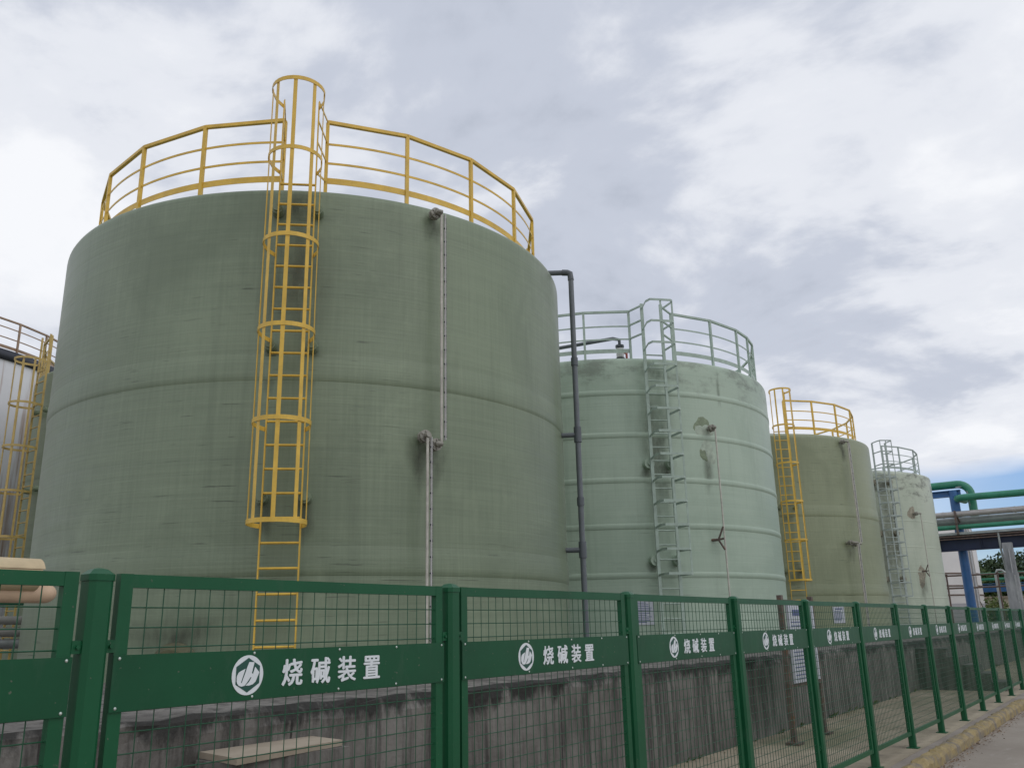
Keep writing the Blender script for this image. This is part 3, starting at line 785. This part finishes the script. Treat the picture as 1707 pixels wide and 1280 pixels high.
# grey plastic downpipe beside the nearest tank
t_ = thing('drain_pipe', 'dark grey plastic downpipe standing clear of the nearest tank on short arms', 'pipe', C1)
a = -63; P = local(a, R1)
q = MB(); d = .27
pth = [P(0, -.6, 6.60), P(0, d - .09, 6.56), P(0, d - .02, 6.54), P(0, d, 6.47), P(0, d, .02)]
q.tube(pth, .047, 14); part('pipe', q, M['pvc'], t_)
q = MB(); q.tube([P(0, d - .15, 6.565), P(0, d - .06, 6.555), P(0, d - .01, 6.53), P(0, d + .0, 6.41)], .056, 14); part('elbow', q, M['pvc_dark'], t_)
for z in (3.62, 1.72):
    q = MB(); q.tube([P(0, -.05, z), P(0, d, z)], .042, 12); part('arm', q, M['pvc'], t_)
    q = MB(); q.tube([P(0, d, z - .13), P(0, d, z + .13)], .064, 14); part('tee', q, M['pvc_dark'], t_)
for z in (2.5, 4.9):
    q = MB(); q.tube([P(0, d, z - .07), P(0, d, z + .07)], .060, 14); part('coupling', q, M['pvc_dark'], t_)

# ------------------------------------------------------------------ notices
def sheet(ang, tank_c, Rr, z, w, h, label):
    P = local(ang, Rr); t_ = thing('notice_sheet', label, 'notice', tank_c)
    q = MB(); q.prism([(-w / 2, -h / 2), (w / 2, -h / 2), (w / 2, h / 2), (-w / 2, h / 2)], P(0, .012, z), P(1, 0, 0) - P(0, 0, 0), (0, 0, 1), .004)
    # curved contact is hidden: the sheet is a stiff card held 12 mm off the wall
    part('card', q, M['paper'], t_)
    q = MB(); r_ = random.Random(int(z * 100)); y = h / 2 - .07
    q.bar(P(-w * .3, .0185, z + y), P(w * .3, .0185, z + y), .003, .035); y -= .07
    while y > -h / 2 + .05:
        L = r_.uniform(.5, .82); q.bar(P(-w * .41, .0185, z + y), P(-w * .41 + w * L, .0185, z + y), .003, .012); y -= .035
    part('print', q, M['ink'], t_)
    return t_
sheet(-140.3, C2, R2, 2.03 - PZ, .42, .58, 'white printed notice on the pale tank low beside its ladder')
sheet(-127.8, C3, R3, 1.93 - PZ, .42, .5, 'small white notice low on the olive tank')
t_ = thing('notice_board', 'tall white notice board on two dark rusty legs before the plinth wall', 'notice board', (14.1, 4.63, 0), R(0))
q = MB(); q.box((0, 0, 1.42), (1.22, .03, 1.16)); part('panel', q, M['paper'], t_)
for x in (-.72, .72):
    q = MB(); q.box((x, .05, 1.06), (.09, .07, 2.12)); part('leg', q, M['rustsupport'], t_)
    q = MB(); q.box((x, .05, .02), (.24, .2, .035)); q.prism([(0, 0), (.1, 0), (0, .14)], (x + .045, .05, .03), (1, 0, 0), (0, 0, 1), .01); q.prism([(0, 0), (-.1, 0), (0, .14)], (x - .045, .05, .03), (1, 0, 0), (0, 0, 1), .01); part('base_plate', q, M['rustsupport'], t_)
for z in (2.03, .80):
    q = MB(); q.box((0, .04, z), (1.36, .05, .05)); part('crossbar', q, M['rustsupport'], t_)
q = MB(); r_ = random.Random(3)
q.box((0, -.017, 1.86), (.85, .004, .09))
for i in range(16):
    z = 1.72 - i * .055
    L = r_.uniform(.55, 1.05); q.box((-.53 + L / 2, -.017, z), (L, .004, .013))
part('print', q, M['ink'], t_)
q = MB(); q.box((-.18, -.017, 1.40), (.28, .006, .12)); part('red_print', q, M['inkred'], t_)

# ------------------------------------------------------------------ fence
FY = 3.136; SP = 2.0; X0 = 1.733
GZ = 0.0
ZT, ZS1, ZS2, ZB = 1.935, 1.643, 1.447, .17
def post_master():
    root = thing('fence_post', 'post', 'fence post', (0, 0, 0))
    r = .046; c = .018
    octo = [(-r + c, -r), (r - c, -r), (r, -r + c), (r, r - c), (r - c, r), (-r + c, r), (-r, r - c), (-r, -r + c)]
    q = MB(); q.sweep([(0, 0, -.02), (0, 0, ZT - .028)], octo, Vector((0, 1, 0))); part('shaft', q, M['fence'], root)
    q = MB(); vs = []; 
    for z, k in ((ZT - .029, 1.08), (ZT - .006, 1.08), (ZT + .012, .62), (ZT + .017, .25)):
        vs += [(x * k, y * k, z) for x, y in octo]
    fs = [(i * 8 + q_, i * 8 + (q_ + 1) % 8, (i + 1) * 8 + (q_ + 1) % 8, (i + 1) * 8 + q_) for i in range(3) for q_ in range(8)] + [tuple(range(24, 32)), tuple(range(8))[::-1]]
    q.add(vs, fs); part('cap', q, M['fence'], root)
    q = MB(); q.box((0, 0, .006), (.16, .15, .012)); part('base_plate', q, M['fence'], root)
    return root
def lettering_mesh():
    mb = None
    allv = MB()
    for i, ch in enumerate('烧碱装置'):
        cu = bpy.data.curves.new('lettering', 'FONT'); cu.body = ch; cu.size = .118; cu.align_x = 'CENTER'; cu.extrude = .0012
        cu.resolution_u = 3
        ob = bpy.data.objects.new('lettering', cu); col.objects.link(ob)
        bpy.context.view_layer.update()
        me = bpy.data.meshes.new_from_object(ob.evaluated_get(bpy.context.evaluated_depsgraph_get()))
        xs = [v.co.x for v in me.vertices]; ys = [v.co.y for v in me.vertices]
        mx, my = (min(xs) + max(xs)) / 2, (min(ys) + max(ys)) / 2
        bx = .906 + .161 * i; bz = 1.545
        for n_, (ox, oz) in enumerate(((0, 0), (.0032, .0), (-.0032, .0), (0, .0018), (0, -.0018))):
            allv.add([(bx + v.co.x - mx + ox, -.0275 - v.co.z - .00025 * n_, bz + v.co.y - my + oz) for v in me.vertices], [tuple(p.vertices) for p in me.polygons])
        bpy.data.objects.remove(ob); bpy.data.meshes.remove(me); bpy.data.curves.remove(cu)
    return allv
def emblem_mesh():
    a, b = MB(), MB(); r = .0785; cx, cz = .671, 1.545; n = 48
    circ = [(r * math.sin(2 * math.pi * i / n), r * math.cos(2 * math.pi * i / n)) for i in range(n)]
    a.prism([(-x, y) for x, y in circ], (cx, -.0262, cz), (1, 0, 0), (0, 0, 1), .0015)
    hexa = [(-.87 * r * math.sin(math.pi / 3 * i), .87 * r * math.cos(math.pi / 3 * i)) for i in range(6)]
    b.prism(hexa, (cx, -.0282, cz), (1, 0, 0), (0, 0, 1), .0006)
    def T(p):
        o_ = []
        for x, y in p:
            yy = y + .085 * (x - 521); xx = x + .075 * (y - 650); o_.append(((xx - 526) / 403 * r, (650 - yy) / 505 * r))
        return o_
    J = [(565, 315), (700, 315), (622, 600), (655, 610), (715, 430), (820, 570), (715, 810), (640, 880), (540, 915), (450, 915), (540, 830), (612, 705), (588, 700), (500, 830), (430, 920), (350, 945), (280, 925), (240, 870), (228, 800), (240, 680), (290, 590), (350, 550), (462, 490), (336, 850), (358, 850), (470, 560), (500, 470)]
    c = MB(); c.prism(T(J), (cx, -.0298, cz), (1, 0, 0), (0, 0, 1), .0006)
    return a, b, c
def panel_master(rivets):
    """local origin: left post centre at ground; the panel spans x .085 .. 1.915"""
    root = thing('fence_section', 'section', 'fence section', (0, 0, 0))
    xa, xb = .080, 1.922; fw = .052; ft = .034
    q = MB()
    def ring(prof_in, prof_out): pass
    # mitred frame of angle section
    for (x0, z0, x1, z1) in ((xa, ZB, xa + fw, ZT), (xb - fw, ZB, xb, ZT)):
        q.box(((x0 + x1) / 2, 0, (z0 + z1) / 2), (fw, ft, z1 - z0))
    for z0, z1 in ((ZT - .05, ZT - .001), (ZB + .001, ZB + .05)):
        q.box(((xa + xb) / 2, 0, (z0 + z1) / 2), (xb - xa - 2 * fw, ft - .003, z1 - z0))
    part('frame', q, M['fence'], root)
    q = MB(); wr = .0025; s6 = 4
    n = 25
    for i in range(1, n):
        x = xa + fw + (xb - xa - 2 * fw) * i / n
        q.tube([(x, -.004, ZB + .03), (x, -.004, ZT - .03)], wr, s6, cap=False, smooth=False)
    z = ZT - .05 - .072
    while z > ZB + .06:
        q.tube([(xa + fw - .01, .0, z), (xb - fw + .01, .0, z)], wr, s6, cap=False, smooth=False); z -= .0735
    part('wire_mesh', q, M['wire'], root)
    q = MB(); q.box(((xa + xb) / 2, -.0215, (ZS1 + ZS2) / 2), (xb - xa + .006, .008, ZS1 - ZS2)); q.box(((xa + xb) / 2, .0, ZS1 - .004), (xb - xa - 2 * fw - .004, .03, .006))
    sp = part('sign_plate', q, M['fence_plate'], root)
    a, b, c = emblem_mesh()
    em = part('emblem', a, M['white_vinyl'], sp); part('emblem_field', b, M['emblem_green'], sp); part('emblem_mark', c, M['white_vinyl'], sp)
    part('lettering', lettering_mesh(), M['white_vinyl'], sp)
    if rivets:
        for x in (xa + .02, xa + .62, xa + 1.10, xa + 1.48, xb - .018):
            for z in (ZS1 - .012, ZS2 + .012):
                q = MB(); q.sphere((x, -.0262, z), .0062, 8, 5, (1, .6, 1)); part('rivet', q, M['rivet'], sp)
    for x, sx in ((xa - .017, -1), (xb + .017, 1)):
        for z in (ZT - .26, ZB + .28):
            q = MB(); q.box((x, -.006, z), (.038, .028, .045)); q.tube([(x, -.03, z), (x, -.012, z)], .008, 6); part('clip', q, M['fence'], root)
    return root
pm = post_master(); pnA = panel_master(True)
def set_rep(k, o, lbl, grp): o['label'] = lbl; o['group'] = grp
plabels = {
 -1: 'green mesh fence section cut off by the photo left edge, under the beige pipe',
 0: 'nearest whole green mesh fence section, before the foot of the yellow caged ladder',
 1: 'green mesh fence section second of the whole ones, in front of the grey downpipe',
 2: 'green mesh fence section whose upper mesh shows a white notice on the mint tank',
 3: 'green mesh fence section hiding the left half of the tall notice board',
 4: 'green mesh fence section hiding the right leg of the tall notice board',
 5: 'green mesh fence section next beyond the tall notice board, before the olive tank',
 6: 'green mesh fence section just before the concrete steps, under the whitish tank',
 7: 'green mesh fence section in front of the top of the concrete steps',
 8: 'green mesh fence section in front of the foot of the concrete steps',
 9: 'green mesh fence section in front of the blue column of the pipe rack',
 10: 'green mesh fence section just right of the blue column, fifth from the far end',
 11: 'green mesh fence section fourth from the far end at the right',
 12: 'green mesh fence section third from the far end at the right',
 13: 'green mesh fence section last but one at the far right end',
 14: 'farthest green mesh fence section at the right end of the fence'}
for k in range(-1, 15):
    if k == -1: o = pnA
    else: o = copy_tree(pnA)
    o.location = (X0 + SP * k, FY, GZ); o['label'] = plabels[k]; o['group'] = 'lettered mesh sections of the green fence'
    if k > 4:
        for c in list(o.children):
            for g in list(c.children):
                if g.name.startswith('rivet'): bpy.data.objects.remove(g)
    # panels hang with a hair of play
    o.rotation_euler = (0, 0, 0) if k < 1 else (rnd.uniform(-.008, .008), rnd.uniform(-.002, .002), rnd.uniform(-.006, .006))
postlab = ['green fence post nearest the camera, left of the first whole panel',
 'green fence post between the first and second whole panels', 'green fence post between the second and third whole panels, by the grey downpipe',
 'green fence post right of the panel showing the mint tank notice', 'green fence post standing across the middle of the notice board',
 'green fence post first beyond the notice board', 'green fence post second beyond the notice board, before the steps',
 'green fence post hiding the top of the concrete steps', 'green fence post hiding the middle of the concrete steps',
 'green fence post at the foot of the concrete steps, left of the blue column', 'green fence post just right of the blue column foot',
 'green fence post fifth from the far right end', 'green fence post fourth from the far right end', 'green fence post third from the far right end',
 'green fence post last but one at the far right', 'farthest green fence post at the right end']
for k in range(0, 16):
    o = pm if k == 0 else copy_tree(pm)
    o.location = (X0 + SP * k, FY, GZ); o['label'] = postlab[k]; o['group'] = 'posts of the green fence'

# ------------------------------------------------------------------ pipe bridge beyond the tanks
XB = 52.0
t_ = thing('pipe_rack', 'blue steel pipe rack with dark girder crossing beyond the last tank', 'pipe rack', (XB, 0, 0))
for y in (8.06, 15.0, 27.0):
    q = MB(); q.tube([(.2, y, 0), (.2, y, 8.47)], .235, 24); part('column', q, M['blue'], t_)
q = MB(); 
for z in (8.16, 8.46): q.box((.2, 17.6, z), (.32, 19.8, .035))
q.box((.2, 17.6, 8.31), (.03, 19.8, .265)); part('beam', q, M['blue'], t_)
q = MB(); q.box((-.35, 10, 5.6), (.03, 44, .72))
for z in (5.22, 5.98): q.box((-.35, 10, z), (.34, 44, .04))
for i in range(22): q.box((-.36, -11 + 2 * i, 5.6), (.28, .02, .715))
part('girder', q, M['navy'], t_)
q = MB(); q.box((-.45, 10, 6.08), (.5, 44, .13)); part('walkway', q, M['lagging2'], t_)
q = MB(); q.tube([(-.62, -12, 5.93), (-.62, 32, 5.93)], .05, 8); q.tube([(-.62, -12, 5.80), (-.62, 32, 5.80)], .035, 8); part('conduit', q, M['rustsupport'], t_)
for y in (8.0, 2.0, 14.0):
    q = MB(); q.bar((-.75, y, 6.02), (-.75, y, 7.28), .10, .10); q.bar((-.75, y, 7.2), (-.3, y - .1, 6.7), .07, .07); q.bar((-.9, y, 6.62), (.3, y, 6.62), .06, .06); part('pipe_hanger', q, M['rustsupport'], t_)
q = MB(); q.tube([(-.62, 6.15, 6.0), (-.62, 6.15, 5.1), (-.62, 6.02, 3.4)], .055, 10); part('drop_pipe', q, M['lagging2'], t_)
def hpipe(x, z, r, y0, y1, mm, lab, joints=()):
    q = MB(); q.tube([(x, y0, z), (x, y1, z)], r, 18)
    for y in joints: q.disc((x, y, z), (0, 1, 0), r + .014, .07, 18)
    single('overhead_pipe', q, M[mm], lab, 'pipe', 'pipes carried across on the rack')
hpipe(XB - .55, 7.10, .155, -12, 32, 'lagging', 'pale pinkish clad pipe, upper of the silver pipes on the rack', (5.2, 8.6, 12))
hpipe(XB - .1, 6.78, .20, -12, 32, 'lagging2', 'fat grey clad pipe between pink and green pipes on the rack', (3, 6.5, 9.5))
hpipe(XB - .55, 6.42, .125, -12, 32, 'pipe_green', 'straight green pipe lying low on the rack under the grey one')
q = MB(); r = .62; cpt = []
pth = [(XB + .35, 30, 8.80), (XB + .35, 8.2, 8.80)]
pth += [(XB + .35, 7.85 - r * math.sin(R(15 * i)), 8.80 - r + r * math.cos(R(15 * i))) for i in range(0, 7)]
pth += [(XB + .35, 7.85 - r, 6.9)]
q.tube(pth, .21, 20); single('overhead_pipe', q, M['pipe_green'], 'high green pipe running over the blue beam then bending down', 'pipe', 'pipes carried across on the rack')
q = MB(); r = .4
pth = [(XB + 2.2, 7.85, 8.12), (XB + .2, 7.85, 8.0)] + [(XB - .1 - r * math.sin(R(15 * i)) * 1.0, 7.85 - r + r * math.cos(R(15 * i)), 7.96) for i in range(0, 7)] + [(XB - .1 - r, -12, 7.72)]
q.tube(pth, .185, 20); single('overhead_pipe', q, M['pipe_green'], 'long green pipe turning towards the right below the high green bend', 'pipe', 'pipes carried across on the rack')
q = MB(); q.tube([(XB + .2, 7.9, 8.62), (XB + .2, 7.45, 8.66), (XB + .2, 7.38, 8.55), (XB + .2, 7.3, 7.2)], .035, 8); single('vent_pipe', q, M['galv'], 'thin grey bent pipe between the blue column and green bend', 'pipe')
t_ = thing('concrete_column', 'weathered grey concrete column under the girder at the right', 'column', (XB - .95, 5.84, 0))
q = MB(); q.box((0, 0, 1.95), (.58, .60, 3.9)); part('lower_shaft', q, M['column'], t_)
q = MB(); q.box((0, -.05, 4.66), (.42, .44, 1.52)); part('upper_shaft', q, M['column'], t_)
q = MB(); q.box((-.30, -.18, 1.9), (.03, .08, 3.8)); q.tube([(-.26, -.1, 3.9), (-.26, -.1, 5.1)], .035, 8); part('conduit', q, M['galv'], t_)

# cream tank and clutter beyond the rack
t_ = thing('storage_tank', 'big cream white tank with thin rusty bands beyond the blue column', 'tank', (80, 17.4, 0), 0, None)
mb = MB(); mb.revolve([(6, 2.9), (6, 8.6), (5.8, 8.75), (.05, 9.4)], 72); part('shell', mb, M['white_tank'], t_)
mb = MB(); mb.revolve([(6.12, 0), (6.12, 2.9), (5.9, 2.92)], 72); part('base', mb, M['grey_block'], t_)
for z in (3.55, 4.25, 5.2):
    q = MB(); q.revolve([(6.0, z - .06), (6.05, z - .04), (6.05, z + .04), (6.0, z + .06)], 72); part('band', q, M['rustsupport'], t_)
for a in (-112, -109, -106.5):
    q = MB(); q.tube([cyl(a, 6.2, .1), cyl(a, 6.2, 8.7)], .07 if a != -109 else .11, 8); part('riser', q, M['lagging' if a != -109 else 'galv'], t_)
guardrail(t_, 6, 8.62, M['galv'], [-180 + 15 * i for i in range(1, 24)], (-180, -165))
for y, zt in ((10.4, 4.35), (7.6, 4.35), (4.6, 4.35)):
    q = MB(); q.bar((60, y, 0), (60, y, zt), .09, .09); q.box((60, y, zt + .02), (.14, .14, .05))
    single('steel_post', q, M['rustsupport'], 'thin rusty post carrying the low pipes beyond the blue column', 'post', 'rusty posts under the low far pipes')
for z, r, lb in ((3.55, .05, 'lower thin brown pipe on rusty posts beyond the rack'), (4.3, .05, 'upper thin brown pipe on rusty posts beyond the rack')):
    q = MB(); q.tube([(60, -6, z), (60, 24, z)], r, 8); single('low_pipe', q, M['rustsupport'], lb, 'pipe', 'low pipes beyond the rack')
t_ = thing('green_railing', 'green pipe railing far off behind the concrete column', 'railing', (84, 0, 0))
for z, r in ((5.35, .10), (4.9, .12)):
    q = MB(); q.tube([(0, -14, z), (0, 14, z)], r, 10); part('rail', q, M['pipe_green'], t_)
for i in range(8):
    q = MB(); q.bar((0, -14 + 4 * i, 0), (0, -14 + 4 * i, 5.3), .1, .1); part('post', q, M['pipe_green'], t_)
q = MB(); q.box((86, 0, 4.2), (.4, 30, .55)); q.box((86.1, 0, 4.6), (.6, 30, .06)); single('cable_trough', q, M['blue'], 'long blue trough below the far green railing', 'trough')
t_ = thing('low_wall', 'cream rendered low building wall far off behind the bush', 'wall', (90, 0, 0))
q = MB(); q.box((0, 0, 1.75), (.3, 34, 3.5)); part('wall', q, M['cream'], t_)
q = MB(); q.box((0, 0, 3.56), (.6, 34.4, .12)); part('coping', q, M['slab'], t_)
t_ = thing('street_lamp', 'slim pale post with short bent arm left of the concrete column', 'lamp post', (70, 8.95, 0))
q = MB(); q.tube([(0, 0, 0), (0, 0, 4.75)], .12, 10); part('post', q, M['lagging2'], t_)
q = MB(); q.tube([(0, 0, 4.7), (0, -.1, 4.98), (0, -.4, 4.95), (0, -.8, 4.6)], .08, 10); part('arm', q, M['lagging2'], t_)
q = MB(); q.box((0, -.84, 4.56), (.16, .3, .12)); part('lamp_head', q, M['lagging2'], t_)

# ------------------------------------------------------------------ plants
def leafball(mb, c, r, n, size, rr, sc=(1, 1, 1)):
    for _ in range(n):
        while True:
            p = Vector((rr.uniform(-1, 1), rr.uniform(-1, 1), rr.uniform(-1, 1)))
            if .25 < p.length < 1: break
        p = Vector((p.x * sc[0], p.y * sc[1], p.z * sc[2])) * r + Vector(c)
        u = Vector((rr.gauss(0, 1), rr.gauss(0, 1), rr.gauss(0, .6))).normalized(); v = u.cross(Vector((rr.gauss(0, 1), rr.gauss(0, 1), rr.gauss(0, 1)))).normalized()
        s = size * rr.uniform(.6, 1.3)
        mb.add([p - u * s, p + v * s * .5, p + u * s, p - v * s * .5], [(0, 1, 2, 3)])
def tree(x, y, z, h, w, m, seed, label):
    rr = random.Random(seed); t_ = thing('tree', label, 'tree', (x, y, z), 0, 'trees on the far hill')
    q = MB(); top = Vector((rr.uniform(-.4, .4), rr.uniform(-.4, .4), h * .7))
    vs = []; 
    for i in range(5):
        f = i / 4; c = top * f; r = .28 * (1 - .75 * f)
        vs += [c + Vector((r * math.cos(a), r * math.sin(a), 0)) for a in [2 * math.pi * k / 7 for k in range(7)]]
    q.add(vs, [(i * 7 + k, i * 7 + (k + 1) % 7, (i + 1) * 7 + (k + 1) % 7, (i + 1) * 7 + k) for i in range(4) for k in range(7)], True)
    cl_ = []
    for k in range(8):
        a = rr.uniform(0, 6.28); rad = rr.uniform(.25, 1) * w * .55; c = Vector((rad * math.cos(a), rad * math.sin(a), h * rr.uniform(.45, .9))); cl_.append((c, w * rr.uniform(.28, .42)))
        q.tube([top * rr.uniform(.4, .9), c], .06, 5, cap=False)
    cl_.append((Vector((0, 0, h * .85)), w * .4))
    part('trunk', q, M['bark'], t_)
    q = MB()
    for c, r in cl_: leafball(q, c, r, 420, .25, rr, (1, 1, .8))
    part('crown', q, m, t_); return t_
mb = MB(); nx = 40; vs = []; fs = []
for i in range(nx + 1):
    for j in range(13):
        y = -60 + 3.5 * i * 1.3; x = 105 + 9 * j
        hgt = (1 - math.cos(math.pi * j / 12)) * .5 * 9 * (.75 + .25 * math.sin(y * .06) + .12 * math.sin(y * .17 + 1)) + (-.4 if j == 0 else 0)
        vs.append((x, y, hgt))
for i in range(nx):
    for j in range(12): fs.append((i * 13 + j, i * 13 + j + 1, (i + 1) * 13 + j + 1, (i + 1) * 13 + j))
mb.add(vs, [f[::-1] for f in fs], True); structure('hill', mb, M['hill'])
ts = [(112, 16.3, 6.7, 5.0, 'leaf', 'bushy mid green tree on the hill just right of the cream tank'),
      (124, 15.4, 8.5, 6.0, 'leaf2', 'dark green tree on the hill behind the bushy one right of the cream tank'),
      (116, 12.6, 5.6, 4.4, 'leaf', 'small green tree on the hill in the dip left of the concrete column'),
      (128, 12.2, 8.8, 6.4, 'leaf2', 'dark tree on the hill directly behind the concrete column'),
      (118, 10.2, 6.2, 5.0, 'leaf2', 'dark tree on the hill right beside the concrete column'),
      (130, 8.6, 8.0, 6.5, 'leaf2', 'dark broad tree on the hill near the right edge'),
      (114, 7.6, 4.6, 4.4, 'leaf', 'low green tree on the hill at the right edge'),
      (126, 19.5, 8.6, 6.4, 'leaf', 'green tree on the hill mostly hidden behind the cream tank'),
      (122, 5.0, 6.6, 5.6, 'leaf2', 'dark tree on the hill past the right edge')]
for i, (x, y, h, w, mm, lb) in enumerate(ts):
    tree(x, y, -.1 + .6 * max(0, (x - 108) / 20), h, w, M[mm], 40 + i, lb)
t_ = thing('bush', 'tall yellowish green bush in front of the cream low wall', 'bush', (72, 9.5, 0))
rr = random.Random(5); q = MB()
for k in range(14):
    a = rr.uniform(0, 6.28); q.tube([(0, 0, 0), (.5 * math.cos(a), .5 * math.sin(a), 1.2), (1.0 * math.cos(a), 1.0 * math.sin(a), rr.uniform(2, 3))], .03, 5, cap=False)
part('stem', q, M['bark'], t_)
q = MB()
for k in range(9):
    a = rr.uniform(0, 6.28); d = rr.uniform(0, .9); leafball(q, (d * math.cos(a), d * math.sin(a), rr.uniform(.8, 2.7)), .65, 150, .13, rr)
part('foliage', q, M['leaf3'], t_)
# dry leaves caught along the kerb and the foot of the wall, weeds in the joint
rr = random.Random(11); q = MB()
for _ in range(1500):
    x = rr.uniform(6, 23)
    if rr.random() < .7: y = KY - .12 - abs(rr.gauss(0, .10)); z = -.126
    else: y = PY - .02 - abs(rr.gauss(0, .10)); z = .004; x = rr.uniform(3, 40)
    s = rr.uniform(.008, .024); a = rr.uniform(0, 6.28); u = Vector((math.cos(a), math.sin(a), rr.uniform(-.2, .5))); v = Vector((-math.sin(a), math.cos(a), rr.uniform(-.2, .5)))
    p = Vector((x, y, z + s * .4)); q.add([p - u * s, p + v * s * .55, p + u * s, p - v * s * .55], [(0, 1, 2, 3)])
o = link('leaf_litter', q.mesh('leaf_litter', M['dry'])); tag(o, 'dry brown leaf litter lying along the kerb and the wall foot', 'leaf litter', None, 'stuff')
q = MB()
for _ in range(60):
    x = rr.uniform(8, 40); y = PY - .03; n = rr.randint(4, 9); hh = rr.uniform(.05, .16)
    for k in range(n):
        a = rr.uniform(0, 6.28); d = Vector((math.cos(a) * .7, -abs(math.sin(a)) * .7, 1)).normalized() * hh * rr.uniform(.6, 1); w = Vector((-d.y, d.x, 0)).normalized() * .006
        p = Vector((x + rr.uniform(-.04, .04), y, 0)); q.add([p - w, p + w, p + d * .6 + w, p + d + Vector((0, -.02, 0)), p + d * .6 - w], [(0, 1, 2, 3, 4)])
o = link('weeds', q.mesh('weeds', M['leaf3'])); tag(o, 'thin green weeds in the joint at the foot of the plinth wall', 'weeds', None, 'stuff')
